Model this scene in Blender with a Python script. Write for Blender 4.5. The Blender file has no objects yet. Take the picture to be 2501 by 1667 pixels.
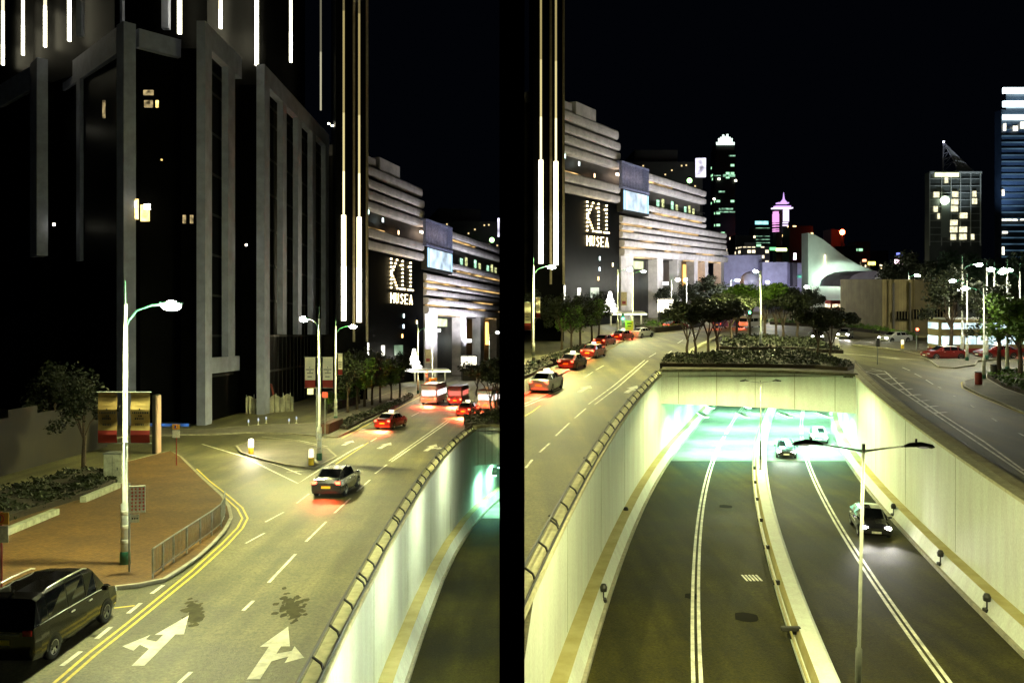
import bpy, bmesh, math, random
from mathutils import Vector, Matrix
random.seed(7)
C = bpy.context.scene.collection
R = math.radians
# ---------------------------------------------------------------- camera, night sky, exposure
EXPO = 3.0
F = 2084.0; CX = 1250.5; HZ = 750.0; CAMH = 8.8
cam_d = bpy.data.cameras.new('camera'); cam = bpy.data.objects.new('camera', cam_d); C.objects.link(cam)
cam.location = (0, 0, CAMH); cam.rotation_euler = (R(90), 0, 0)
cam_d.sensor_width = 36; cam_d.lens = 30.0; cam_d.shift_y = -(833.5 - HZ) / 2501.0
cam_d.clip_start = 0.5; cam_d.clip_end = 9000
sc = bpy.context.scene
sc.camera = cam
w = bpy.data.worlds.new('World'); sc.world = w; w.use_nodes = True
bg = w.node_tree.nodes['Background']; bg.inputs[0].default_value = (0.32, 0.50, 1.0, 1); bg.inputs[1].default_value = 0.00022
sc.view_settings.view_transform = 'Standard'; sc.view_settings.look = 'None'
sc.view_settings.exposure = EXPO; sc.view_settings.gamma = 1; sc.view_settings.use_curve_mapping = False
sc.cycles.max_bounces = 6; sc.cycles.diffuse_bounces = 3; sc.cycles.glossy_bounces = 3
sc.cycles.sample_clamp_indirect = 3.0; sc.cycles.use_light_tree = True; sc.cycles.use_denoising = True

# The street on the left of the dividing wall runs gently downhill, the one on the right gently uphill.
SL = {'L': -70 / F, 'R': 70 / F, None: 0.0}
HH = {'L': 820.0, 'R': 680.0}
def W(side, p): return Vector((p[0], p[1], p[2] + SL[side] * p[1]))
def G(side, u, v, h=0.0):                     # a spot at height h above the street, from where the photo shows it
    Y = (CAMH - h) * F / (v - HH[side]); return Vector(((u - CX) * Y / F, Y, h))
def GY(side, u, v, Y): return Vector(((u - CX) * Y / F, Y, CAMH + (HH[side] - v) * Y / F))

WT = .235                                     # half thickness of the dividing wall
# ---------------------------------------------------------------- materials
MATS = {}
def mat(name, col, rough=0.7, metal=0.0, var=0.0, scale=3.0, bump=0.0, bscale=40.0, col2=None, kind='noise', spec=0.5, stretch=None, coat=0.0, grain=0.0, tracks=0):
    if name in MATS: return MATS[name]
    m = bpy.data.materials.new(name); m.use_nodes = True; nt = m.node_tree; N = nt.nodes; K = nt.links
    b = N['Principled BSDF']; b.inputs['Base Color'].default_value = (*col, 1); b.inputs['Roughness'].default_value = rough
    b.inputs['Metallic'].default_value = metal; b.inputs['Specular IOR Level'].default_value = spec
    if coat: b.inputs['Coat Weight'].default_value = coat; b.inputs['Coat Roughness'].default_value = 0.05
    tc = N.new('ShaderNodeTexCoord'); mp = N.new('ShaderNodeMapping'); K.new(tc.outputs['Object'], mp.inputs[0])
    if stretch: mp.inputs['Scale'].default_value = stretch
    if var or col2:
        c2 = col2 or tuple(c * (1 - var) for c in col); c1 = col if col2 else tuple(min(1, c * (1 + var)) for c in col)
        if kind == 'brick':
            t = N.new('ShaderNodeTexBrick'); t.inputs['Scale'].default_value = scale
            t.inputs['Color1'].default_value = (*c1, 1); t.inputs['Color2'].default_value = (*c2, 1)
            t.inputs['Mortar'].default_value = tuple(c * 0.45 for c in c2) + (1,); t.inputs['Mortar Size'].default_value = 0.02
            K.new(mp.outputs[0], t.inputs[0]); base = t.outputs[0]
            n = N.new('ShaderNodeTexNoise'); n.inputs['Scale'].default_value = 0.5; n.inputs['Detail'].default_value = 6; K.new(mp.outputs[0], n.inputs[0])
            mr = N.new('ShaderNodeMapRange'); mr.inputs[1].default_value = .3; mr.inputs[2].default_value = .7; mr.inputs[3].default_value = .7; mr.inputs[4].default_value = 1.2
            K.new(n.outputs[0], mr.inputs[0]); mx = N.new('ShaderNodeVectorMath'); mx.operation = 'SCALE'
            K.new(base, mx.inputs[0]); K.new(mr.outputs[0], mx.inputs['Scale']); K.new(mx.outputs[0], b.inputs['Base Color'])
        else:
            n = N.new('ShaderNodeTexNoise'); n.inputs['Scale'].default_value = scale; n.inputs['Detail'].default_value = 8; n.inputs['Roughness'].default_value = .65
            K.new(mp.outputs[0], n.inputs[0]); r = N.new('ShaderNodeValToRGB')
            r.color_ramp.elements[0].position = .36; r.color_ramp.elements[0].color = (*c2, 1)
            r.color_ramp.elements[1].position = .64; r.color_ramp.elements[1].color = (*c1, 1)
            K.new(n.outputs[0], r.inputs[0]); K.new(r.outputs[0], b.inputs['Base Color'])
            mr = N.new('ShaderNodeMapRange'); mr.inputs[3].default_value = rough * .8; mr.inputs[4].default_value = min(1, rough * 1.15)
            K.new(n.outputs[0], mr.inputs[0]); K.new(mr.outputs[0], b.inputs['Roughness'])
    if tracks:                             # wheel tracks and old trench patches along the lanes
        src = b.inputs['Base Color'].links[0].from_socket
        for scl, lo, hi in (((.9, .035, 1), .72, 1.25), ((.25, .12, 1), .8, 1.15)):
            m4 = N.new('ShaderNodeMapping'); m4.inputs['Scale'].default_value = scl; K.new(tc.outputs['Object'], m4.inputs[0]); n4 = N.new('ShaderNodeTexNoise'); n4.inputs['Scale'].default_value = 1.0; n4.inputs['Detail'].default_value = 3
            K.new(m4.outputs[0], n4.inputs[0]); r4 = N.new('ShaderNodeMapRange'); r4.inputs[1].default_value = .38; r4.inputs[2].default_value = .62; r4.inputs[3].default_value = lo; r4.inputs[4].default_value = hi
            K.new(n4.outputs[0], r4.inputs[0]); v4 = N.new('ShaderNodeVectorMath'); v4.operation = 'SCALE'; K.new(src, v4.inputs[0]); K.new(r4.outputs[0], v4.inputs['Scale']); K.new(v4.outputs[0], b.inputs['Base Color']); src = v4.outputs[0]
    if grain:                              # coarse chippings in the surface
        src = b.inputs['Base Color'].links[0].from_socket; n3 = N.new('ShaderNodeTexNoise'); n3.inputs['Scale'].default_value = 9; n3.inputs['Detail'].default_value = 5; n3.inputs['Roughness'].default_value = .8
        K.new(tc.outputs['Object'], n3.inputs[0]); m3 = N.new('ShaderNodeMapRange'); m3.inputs[1].default_value = .35; m3.inputs[2].default_value = .65; m3.inputs[3].default_value = 1 - grain; m3.inputs[4].default_value = 1 + grain
        K.new(n3.outputs[0], m3.inputs[0]); v3 = N.new('ShaderNodeVectorMath'); v3.operation = 'SCALE'; K.new(src, v3.inputs[0]); K.new(m3.outputs[0], v3.inputs['Scale']); K.new(v3.outputs[0], b.inputs['Base Color'])
    if bump:
        n2 = N.new('ShaderNodeTexNoise'); n2.inputs['Scale'].default_value = bscale; n2.inputs['Detail'].default_value = 4; K.new(tc.outputs['Object'], n2.inputs[0])
        bp = N.new('ShaderNodeBump'); bp.inputs['Strength'].default_value = bump; bp.inputs['Distance'].default_value = .03
        K.new(n2.outputs[0], bp.inputs['Height']); K.new(bp.outputs[0], b.inputs['Normal'])
    MATS[name] = m; return m
def emit(name, col, st, var=0.0, scale=4.0, stretch=None):
    if name in MATS: return MATS[name]
    m = bpy.data.materials.new(name); m.use_nodes = True; nt = m.node_tree; N = nt.nodes; K = nt.links
    b = N['Principled BSDF']; b.inputs['Base Color'].default_value = (0.02, 0.02, 0.02, 1); b.inputs['Roughness'].default_value = .3
    b.inputs['Emission Color'].default_value = (*col, 1); b.inputs['Emission Strength'].default_value = st
    if var:
        tc = N.new('ShaderNodeTexCoord'); mp = N.new('ShaderNodeMapping'); K.new(tc.outputs['Object'], mp.inputs[0])
        if stretch: mp.inputs['Scale'].default_value = stretch
        n = N.new('ShaderNodeTexNoise'); n.inputs['Scale'].default_value = scale; n.inputs['Detail'].default_value = 5; K.new(mp.outputs[0], n.inputs[0])
        mr = N.new('ShaderNodeMapRange'); mr.inputs[1].default_value = .35; mr.inputs[2].default_value = .65; mr.inputs[3].default_value = st * (1 - var); mr.inputs[4].default_value = st * (1 + var)
        K.new(n.outputs[0], mr.inputs[0]); K.new(mr.outputs[0], b.inputs['Emission Strength'])
    MATS[name] = m; return m
def window_wall(name, base, lit, st, frac, sx, sz):   # a far tower's facade: a grid of rooms, some of them lit
    m = bpy.data.materials.new(name); m.use_nodes = True; nt = m.node_tree; N = nt.nodes; K = nt.links
    b = N['Principled BSDF']; b.inputs['Base Color'].default_value = (*base, 1); b.inputs['Roughness'].default_value = .35
    tc = N.new('ShaderNodeTexCoord'); sp = N.new('ShaderNodeSeparateXYZ'); K.new(tc.outputs['Object'], sp.inputs[0])
    def math_(op, a, bb=None):
        n = N.new('ShaderNodeMath'); n.operation = op
        for i, x in enumerate((a, bb)):
            if x is None: continue
            if isinstance(x, (int, float)): n.inputs[i].default_value = x
            else: K.new(x, n.inputs[i])
        return n.outputs[0]
    xy = math_('ADD', sp.outputs[0], sp.outputs[1])
    a = math_('DIVIDE', xy, sx); z = math_('DIVIDE', sp.outputs[2], sz)
    fa, fz = math_('FLOOR', a), math_('FLOOR', z)
    cb = N.new('ShaderNodeCombineXYZ'); K.new(fa, cb.inputs[0]); K.new(fz, cb.inputs[1])
    wn = N.new('ShaderNodeTexWhiteNoise'); K.new(cb.outputs[0], wn.inputs[0])
    cz = N.new('ShaderNodeCombineXYZ'); K.new(fz, cz.inputs[2]); K.new(math_('FLOOR', math_('DIVIDE', fa, 4)), cz.inputs[0]); wz = N.new('ShaderNodeTexWhiteNoise'); K.new(cz.outputs[0], wz.inputs[0])
    mixv = math_('ADD', math_('MULTIPLY', wn.outputs[0], .6), math_('MULTIPLY', wz.outputs[0], .4))
    on = math_('GREATER_THAN', mixv, 1 - frac)
    ia = math_('LESS_THAN', math_('ABSOLUTE', math_('SUBTRACT', math_('FRACT', a), .5)), .38)
    iz = math_('LESS_THAN', math_('ABSOLUTE', math_('SUBTRACT', math_('FRACT', z), .5)), .28)
    k = math_('MULTIPLY', math_('MULTIPLY', on, ia), math_('MULTIPLY', iz, math_('MULTIPLY', math_('ADD', wn.outputs[0], .2), st)))
    b.inputs['Emission Color'].default_value = (*lit, 1); K.new(k, b.inputs['Emission Strength'])
    return m

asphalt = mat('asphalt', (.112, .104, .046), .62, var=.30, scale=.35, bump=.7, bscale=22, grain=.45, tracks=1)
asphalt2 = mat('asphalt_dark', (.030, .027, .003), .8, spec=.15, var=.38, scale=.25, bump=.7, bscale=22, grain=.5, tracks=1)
glow_floor = mat('pale_glow_roadway', (.20, .20, .16), .8, var=.2, scale=.4, bump=.3, grain=.2, spec=.2)  # pale past the tunnel mouth: the tunnel glow is put into the floor colour
pavers = mat('pavers', (.165, .085, .012), .85, col2=(.10, .048, .007), scale=3.2, kind='brick', bump=.3, bscale=25)
paving = mat('paving', (.20, .18, .13), .8, col2=(.14, .13, .10), scale=2.2, kind='brick', bump=.3)
kerbm = mat('kerb_stone', (.30, .28, .20), .8, var=.25, scale=2)
white = mat('road_paint', (.66, .65, .52), .6, var=.35, scale=1.5, grain=.12)
yellow = mat('yellow_paint', (.62, .48, .05), .6, var=.25, scale=5)
conc = mat('wall_concrete', (.65, .71, .60), .75, col2=(.56, .58, .50), scale=.9, bump=.12, bscale=8, stretch=(1.2, 1.2, .16), grain=.12)
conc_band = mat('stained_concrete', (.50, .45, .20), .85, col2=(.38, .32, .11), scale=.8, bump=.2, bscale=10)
conc_cop = mat('coping_concrete', (.42, .38, .22), .85, col2=(.25, .22, .12), scale=1.2, bump=.2)
dark = mat('dark_metal', (.025, .025, .02), .5, .3, var=.3)
steel = mat('galvanised_steel', (.24, .26, .24), .5, .5, var=.2, scale=6)
polew = mat('pole_paint', (.62, .64, .56), .5, var=.12, scale=4)
greenp = mat('green_paint', (.02, .11, .06), .5, var=.2)
redp = mat('red_paint', (.30, .03, .02), .5, var=.2)
glass = mat('dark_glass', (.0011, .0012, .0012), .45, 0, var=.4, scale=.4, spec=.04)
glassc = mat('car_glass', (.006, .007, .009), .04, 0, spec=.6)
clad = mat('stone_cladding', (.28, .30, .42), .75, var=.18, scale=.6, bump=.1)
trav = mat('travertine', (.46, .43, .40), .8, var=.2, scale=.5, bump=.15, bscale=4)
black = mat('black_wall', (.0016, .0016, .0016), 1.0, spec=0.0, var=.3)
rubber = mat('tyre_rubber', (.012, .012, .012), .85, var=.2)
bark = mat('bark', (.055, .038, .022), .95, var=.4, scale=6, bump=.6, bscale=14)
soil = mat('soil', (.03, .022, .012), .95, var=.4, scale=3)
leafm = mat('leaves', (.085, .165, .010), .6, col2=(.028, .065, .006), scale=.9)
leafd = mat('shaded_leaves', (.018, .026, .004), .7, col2=(.008, .012, .002), scale=1.1)  # darkened copy of the leaves, shade put into the colour
leafb = mat('blue_green_leaves', (.018, .050, .020), .7, col2=(.007, .018, .009), scale=.8)
tree_l = emit('white_bulbs', (1, .97, .82), 1.2, .8, 3)
lampw = emit('lamp_glow', (1, .98, .80), 60)
lampc = emit('lamp_glow_cool', (.80, .98, 1), 60)
lampy = emit('lamp_glow_warm', (1, .80, .35), 12)
lampo = emit('lamp_unlit_lens', (.9, .85, .6), .035)
bulb = emit('sign_bulbs', (1, .78, .38), 1.6)
redl = emit('tail_light', (1, .05, .02), 2.2)
headl = emit('head_light', (1, .97, .85), 22)
redl2 = emit('tail_glow', (1, .09, .03), .45)

# ---------------------------------------------------------------- mesh builder
class MB:
    def __init__(s, side=None, rot=0): s.v = []; s.f = []; s.m = []; s.ms = []; s.side = side; s.rot = rot
    def mi(s, m):
        if m not in s.ms: s.ms.append(m)
        return s.ms.index(m)
    def add(s, vs, fs, m):
        o = len(s.v); s.v += [tuple(p) for p in vs]; k = s.mi(m)
        for f in fs: s.f.append([i + o for i in f]); s.m.append(k)
    def poly(s, pts, m): s.add(pts, [list(range(len(pts)))], m)
    def box(s, a, b, m):
        (x0, y0, z0), (x1, y1, z1) = a, b
        s.add([(x0, y0, z0), (x1, y0, z0), (x1, y1, z0), (x0, y1, z0), (x0, y0, z1), (x1, y0, z1), (x1, y1, z1), (x0, y1, z1)],
              [(0, 3, 2, 1), (4, 5, 6, 7), (0, 1, 5, 4), (1, 2, 6, 5), (2, 3, 7, 6), (3, 0, 4, 7)], m)
    def cbox(s, c, d, m, rot=0, bev=0):     # centre, full size, rotation about z
        cs, sn = math.cos(rot), math.sin(rot); x, y, z = [q / 2 for q in d]
        if bev:
            ring = [(-x + bev, -y), (x - bev, -y), (x, -y + bev), (x, y - bev), (x - bev, y), (-x + bev, y), (-x, y - bev), (-x, -y + bev)]
            lay = [(-z, bev), (-z + bev, 0), (z - bev, 0), (z, bev)]; vs = []
            for zz, ins in lay:
                for (px, py) in ring:
                    qx = px - math.copysign(min(ins, abs(px)), px); qy = py - math.copysign(min(ins, abs(py)), py)
                    vs.append((c[0] + qx * cs - qy * sn, c[1] + qx * sn + qy * cs, c[2] + zz))
            fs = [list(range(7, -1, -1)), list(range(24, 32))]
            for l in range(3):
                for i in range(8): fs.append((l * 8 + i, l * 8 + (i + 1) % 8, l * 8 + 8 + (i + 1) % 8, l * 8 + 8 + i))
            s.add(vs, fs, m); return
        vs = [(c[0] + px * cs - py * sn, c[1] + px * sn + py * cs, c[2] + pz) for pz in (-z, z) for (px, py) in ((-x, -y), (x, -y), (x, y), (-x, y))]
        s.add(vs, [(0, 3, 2, 1), (4, 5, 6, 7), (0, 1, 5, 4), (1, 2, 6, 5), (2, 3, 7, 6), (3, 0, 4, 7)], m)
    def prism(s, pts, z0, z1, m, mt=None):
        n = len(pts); vs = [(p[0], p[1], z0) for p in pts] + [(p[0], p[1], z1) for p in pts]
        s.add(vs, [(i, (i + 1) % n, n + (i + 1) % n, n + i) for i in range(n)] + [list(range(n - 1, -1, -1))], m)
        s.add(vs[n:], [list(range(n))], mt or m)
    def tube(s, pts, r, m, n=8, cap=True):
        pts = [Vector(p) for p in pts]; rs = r if isinstance(r, (list, tuple)) else [r] * len(pts); vs = []
        for i, p in enumerate(pts):
            d = (pts[min(i + 1, len(pts) - 1)] - pts[max(i - 1, 0)])
            if d.length < 1e-6: d = Vector((0, 0, 1))
            d.normalize(); a = d.orthogonal().normalized() if abs(d.z) > .9 else d.cross(Vector((0, 0, 1))).normalized(); b = d.cross(a)
            for k in range(n):
                t = 2 * math.pi * k / n; vs.append(p + (a * math.cos(t) + b * math.sin(t)) * rs[i])
        fs = [(i * n + k, i * n + (k + 1) % n, (i + 1) * n + (k + 1) % n, (i + 1) * n + k) for i in range(len(pts) - 1) for k in range(n)]
        if cap: fs += [list(range(n - 1, -1, -1)), list(range((len(pts) - 1) * n, len(pts) * n))]
        s.add(vs, fs, m)
    def lathe(s, c, prof, m, n=14):        # profile of (radius, z)
        s.tube([(c[0], c[1], c[2] + z) for r, z in prof], [max(r, .001) for r, z in prof], m, n)
    def ball(s, c, r, m, n=8, k=5, sq=(1, 1, 1)):
        vs = []; fs = []
        for j in range(k + 1):
            t = math.pi * j / k
            for i in range(n):
                a = 2 * math.pi * i / n; vs.append((c[0] + r * sq[0] * math.sin(t) * math.cos(a), c[1] + r * sq[1] * math.sin(t) * math.sin(a), c[2] + r * sq[2] * math.cos(t)))
        for j in range(k):
            for i in range(n): fs.append((j * n + i, (j + 1) * n + i, (j + 1) * n + (i + 1) % n, j * n + (i + 1) % n))
        s.add(vs, fs, m)
    def ribbon(s, pts, wd, m, z=.006, th=0):   # a painted line or kerb along a path
        pts = [Vector((p[0], p[1], p[2] if len(p) > 2 else 0)) for p in pts]; n = len(pts); vs = []
        for i, p in enumerate(pts):
            d = pts[min(i + 1, n - 1)] - pts[max(i - 1, 0)]; d.z = 0; d.normalize(); q = Vector((-d.y, d.x, 0)) * wd / 2
            vs += [p + q + Vector((0, 0, z)), p - q + Vector((0, 0, z))]
        fs = [(2 * i, 2 * i + 1, 2 * i + 3, 2 * i + 2) for i in range(n - 1)]
        if th:
            o = len(vs); vs += [v - Vector((0, 0, th)) for v in vs]
            fs += [(2 * i, 2 * i + 2, o + 2 * i + 2, o + 2 * i) for i in range(n - 1)] + [(2 * i + 1, o + 2 * i + 1, o + 2 * i + 3, 2 * i + 3) for i in range(n - 1)]
            fs += [(0, o, o + 1, 1), (2 * n - 2, 2 * n - 1, o + 2 * n - 1, o + 2 * n - 2)]
        s.add(vs, fs, m)
    def build(s, name, parent=None, smooth=False, org=None, **kw):
        o0 = Vector(parent['org']) if (parent is not None and 'org' in parent.keys()) else Vector((0, 0, 0))
        if org is not None: o0 = Vector(org)
        vs = []; cut = 0
        for p in s.v:
            if s.rot: p = (p[0] * math.cos(s.rot) - p[1] * math.sin(s.rot), p[0] * math.sin(s.rot) + p[1] * math.cos(s.rot), p[2])
            q = W(s.side, p)
            if (s.side == 'R' and q.x < WT) or (s.side == 'L' and q.x > -WT): cut = 1
            vs.append((q - o0)[:])
        me = bpy.data.meshes.new(name); me.from_pydata(vs, [], s.f)
        for m in s.ms: me.materials.append(m)
        me.polygons.foreach_set('material_index', s.m)
        if smooth: me.polygons.foreach_set('use_smooth', [True] * len(s.f))
        if cut:                                # what would run on behind the dividing wall ends inside it
            bm = bmesh.new(); bm.from_mesh(me); sg = 1 if s.side == 'L' else -1
            bmesh.ops.bisect_plane(bm, geom=bm.verts[:] + bm.edges[:] + bm.faces[:], plane_co=(-sg * (WT - .02) - o0.x, 0, 0), plane_no=(sg, 0, 0), clear_outer=True)
            bm.to_mesh(me); bm.free()
        me.update(); ob = bpy.data.objects.new(name, me); C.objects.link(ob)
        if parent is not None: ob.parent = parent
        elif org is not None: ob.location = org
        for k, v in kw.items(): ob[k] = v
        return ob
def thing(name, label, cat, loc=(0, 0, 0), rz=0, group=None, world_org=False):
    o = bpy.data.objects.new(name, None); C.objects.link(o); o.location = loc; o.rotation_euler = (0, 0, rz); o.empty_display_size = .3
    o['label'] = label; o['category'] = cat
    if group: o['group'] = group
    if world_org: o['org'] = tuple(loc)
    return o
def dup(root, loc, rz=0, scale=1.0, label=None, group=None, side=None):
    r = root.copy(); C.objects.link(r); r.location = loc; r.rotation_euler = (0, 0, rz); r.scale = (scale,) * 3
    if label: r['label'] = label
    if group: r['group'] = group
    for ch in list(root.children):
        if ch.type == 'LIGHT': continue
        c = ch.copy(); C.objects.link(c); c.parent = r
        for g in ch.children:
            d = g.copy(); C.objects.link(d); d.parent = c
    return r
def struct(mb, name): return mb.build(name, kind='structure')
def single(mb, name, label, cat, group=None, **k):
    o = mb.build(name, label=label, category=cat, **k)
    if group: o['group'] = group
    return o
def spot(parent, loc, power, col=(1, .93, .66), size=150, radius=.2, blend=.6, direction=(0, 0, -1)):
    l = bpy.data.lights.new('lamp_light', 'SPOT'); l.energy = power; l.color = col; l.spot_size = R(size); l.spot_blend = blend; l.shadow_soft_size = radius
    o = bpy.data.objects.new('lamp_light', l); C.objects.link(o); o.location = loc
    o.rotation_euler = Vector(direction).to_track_quat('-Z', 'Y').to_euler()
    if parent is not None: o.parent = parent
    return o
def point(parent, loc, power, col, radius=.15):
    l = bpy.data.lights.new('lamp_light', 'POINT'); l.energy = power; l.color = col; l.shadow_soft_size = radius
    o = bpy.data.objects.new('lamp_light', l); C.objects.link(o); o.location = loc
    if parent is not None: o.parent = parent
    return o
def area(loc, sx, sy, power, col, direction=(0, 0, -1), parent=None):
    l = bpy.data.lights.new('lamp_light', 'AREA'); l.shape = 'RECTANGLE'; l.size = sx; l.size_y = sy; l.energy = power; l.color = col
    o = bpy.data.objects.new('lamp_light', l); C.objects.link(o); o.location = loc
    o.rotation_euler = Vector(direction).to_track_quat('-Z', 'Y').to_euler()
    if parent is not None: o.parent = parent
    return o

# ---------------------------------------------------------------- the ground, the sunken roads, the dividing wall
def interp(tab, y):
    if y <= tab[0][0]: (a, b) = tab[0], tab[1]
    elif y >= tab[-1][0]: (a, b) = tab[-2], tab[-1]
    else:
        for a, b in zip(tab, tab[1:]):
            if a[0] <= y <= b[0]: break
    return a[1] + (b[1] - a[1]) * (y - a[0]) / (b[0] - a[0])
def XR(y): return -2.42 + .143 * y + .00099 * y * y      # left kerb of the right-hand sunken road
TL = [(10, -3.45), (25, -3.95), (34.2, -4.13), (43, -4.18), (52, -4.12), (60.4, -3.88), (70.2, -3.28), (79, -2.45), (95, -.2), (110, 2.5)]
def XL(y): return interp(TL, y)
def road_h(y): return CAMH - 12.01 - .0554 * y
PY_R, PY_L = 76.5, 79.0
def wallxL(y): return XL(y) - .95
def wallxR(y): return XR(y) - .95
def wallxR2(y): return XR(y) + 16.5
def frange(a, b, st):
    out = []; x = a
    while x < b - 1e-6: out.append(x); x += st
    return out + [b]
g = MB('L'); m = asphalt
ys = frange(4, PY_L, 5)
for a, b in zip(ys, ys[1:]): g.poly([(-140, a, 0), (wallxL(a), a, 0), (wallxL(b), b, 0), (-140, b, 0)], m)
g.poly([(-140, PY_L, 0), (-WT, PY_L, 0), (-WT, 190, 0), (-140, 190, 0)], m)
g.poly([(-500, 190, 0), (-WT, 190, 0), (-WT, 690, 0), (-500, 690, 0)], m)
struct(g, 'street')
g = MB('R'); ys = frange(4, PY_R, 5)
for a, b in zip(ys, ys[1:]):
    xa, xb = max(WT, wallxR(a)), max(WT, wallxR(b))
    if wallxR(b) > WT: g.poly([(WT, a, 0), (xa, a, 0), (xb, b, 0), (WT, b, 0)], m)
    g.poly([(wallxR2(a), a, 0), (120, a, 0), (120, b, 0), (wallxR2(b), b, 0)], m)
g.poly([(WT, PY_R, 0), (120, PY_R, 0), (120, 190, 0), (WT, 190, 0)], m)
g.poly([(WT, 190, 0), (900, 190, 0), (900, 1400, 0), (WT, 1400, 0)], m)
struct(g, 'street')
# added black wall, stands in for the dark gap between the two views
g = MB(); g.box((-WT, 16, -40), (WT, 1400, 70), black)
single(g, 'added_dividing_wall', 'added matt black dividing wall, fills the dark gap between the two views', 'wall')

for i, (y, l) in enumerate(((27, 'added unseen floodlight high on the dividing wall, nearest one over the right street'), (40, 'added unseen floodlight high on the dividing wall, middle one over the right street'), (54, 'added unseen floodlight high on the dividing wall, farthest one over the right street'))):  # unseen floodlights added to brighten the right street
    t = thing('added_floodlight', l, 'floodlight', W('R', (WT, y, 7.5)), group='added floodlights along the dividing wall'); q = MB(); q.cbox((.03, 0, 0), (.06, .4, .2), dark, 0, .02); q.build('housing', t)
    q = MB(); q.cbox((.065, 0, -.02), (.01, .34, .14), lampc); q.build('lens', t); area((0, 0, 0), .3, .15, 150, (1, .96, .42), (1, .1, -.9), t).location = (.10, 0, 0)
# sunken road, right
g = MB('R'); ys = frange(8, 150, 4)
def rh(y): return road_h(y) if y < 95 else road_h(95) - .02 * (y - 95)
for a, b in zip(ys, ys[1:]):
    g.poly([(max(WT, XR(a)), a, rh(a)), (XR(a) + 15.6, a, rh(a)), (XR(b) + 15.6, b, rh(b)), (max(WT, XR(b)), b, rh(b))], asphalt2 if a < 74 else glow_floor)
struct(g, 'road')
mk = MB('R')
def trpath(off, a, b, st=3, fn=XR): return [(fn(y) + off, y, rh(y)) for y in frange(a, b, st)]
for off in (3.6, 3.86, 12.0, 12.26): mk.ribbon(trpath(off, 16, 120), .14, white, .008)
for k in range(5):                                          # worn yellow-white drain grating patch by the median
    mk.ribbon([(XR(40.5) + 6.1 + k * .17, 40.2, rh(40.2)), (XR(40.5) + 6.1 + k * .17, 41.2, rh(41.2))], .1, white, .008)
struct(mk, 'road_markings')
mk = MB('R')
for (u, v, rr) in ((1822, 1506, .5), (1772, 1236, .45), (1690, 1455, .35)):
    Y = 25029 / (v - 795.5); X = (u - CX) * Y / F
    mk.add([(X + rr * math.cos(t * .5236) * (1 + .2 * math.sin(t * 2)), Y + rr * 1.2 * math.sin(t * .5236), rh(Y) + .005 - (rr * 1.2 * math.sin(t * .5236)) * .0554) for t in range(12)], [list(range(12))], mat('manhole_iron', (.010, .009, .005), .95, 0, var=.3, spec=.05))
struct(mk, 'manhole_covers')

def barrier(side, fn, sgn, a, b, label, name='crash_barrier'):
    """kerb + pale barrier + stained ledge + tall retaining wall along one side of a sunken road"""
    root = thing(name, label, 'wall', W(side, (fn(a), a, 0)), world_org=True)
    ys = frange(a, b, 2.5)
    def strip(offa, ha, offb, hb, m, nm, extra=None):
        q = MB(side)
        for y0, y1 in zip(ys, ys[1:]):
            xx = [(fn(y0) + sgn * offa, y0), (fn(y0) + sgn * offb, y0), (fn(y1) + sgn * offb, y1), (fn(y1) + sgn * offa, y1)]
            hs = [ha(y0), hb(y0), hb(y1), ha(y1)]
            q.poly([(x, y, h) for (x, y), h in zip(xx, hs)], m)
        return q.build(nm, root)
    r = rh
    strip(0, lambda y: r(y) - .02, 0, lambda y: r(y) + .18, kerbm, 'kerb_face')
    strip(0, lambda y: r(y) + .18, .14, lambda y: r(y) + .18, kerbm, 'kerb_top')
    strip(.14, lambda y: r(y) + .18, .38, lambda y: r(y) + .8, conc, 'barrier_face')
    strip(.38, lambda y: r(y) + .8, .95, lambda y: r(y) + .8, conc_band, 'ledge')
    return root
def retaining(side, fnw, a, b, label, ntop, thick, sgn):
    root = thing('retaining_wall', label, 'wall', W(side, (fnw(a), a, 0)), world_org=True)
    ys = frange(a, b, 2.5); q = MB(side)
    for y0, y1 in zip(ys, ys[1:]):
        for x in (0, sgn * thick):
            q.poly([(fnw(y0) + x, y0, rh(y0) + .8), (fnw(y0) + x, y0, .12), (fnw(y1) + x, y1, .12), (fnw(y1) + x, y1, rh(y1) + .8)], conc)
    q.build('wall_face', root)
    q = MB(side); q.ribbon([(fnw(y) + sgn * (thick / 2 - .05), y, .22) for y in ys], thick + .1, mat('pale_coping', (.44, .42, .26), .85, var=.2), 0, .14); q.build('coping', root)
    for y in frange(a + 3, b - 2, 11):                      # construction joints
        q = MB(side); q.cbox((fnw(y) - sgn * .002, y, (rh(y) + .9) / 2), (.012, .035, abs(rh(y)) - .9), mat('joint', (.26, .28, .16), .9)); q.build('joint', root)
    return root
def side_rail(side, fnw, a, b, label, group, sgn, gap=2.4, off=.0):
    root = thing('guard_railing', label, 'railing', W(side, (fnw(a), a, 0)), group=group, world_org=True)
    ys = frange(a, b, gap / 2)
    for z, o in ((.60, off + sgn * .36), (.24, off + sgn * .02)):
        q = MB(side); q.tube([(fnw(y) + o, y, z) for y in ys], .045, dark, 6); q.build('rail', root)
    k = 0; posts = frange(a + .5, b - .5, gap)
    for y in posts:
        q = MB(side)
        q.tube([(fnw(y) + off + sgn * .02, y, .2), (fnw(y) + off + sgn * .1, y, .4), (fnw(y) + off + sgn * .36, y, .60)], .04, dark, 5)
        if k % 4 == 0: q.tube([(fnw(y) + off + sgn * .02, y + .5, .2), (fnw(y) + off + sgn * .1, y + .5, .4), (fnw(y) + off + sgn * .36, y + .5, .60)], .04, dark, 5)
        k += 1; q.build('post', root)
barrier('R', XR, -1, 17, 130, 'long pale barrier with stained ledge beside the down lanes of the right-hand underpass')
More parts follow.
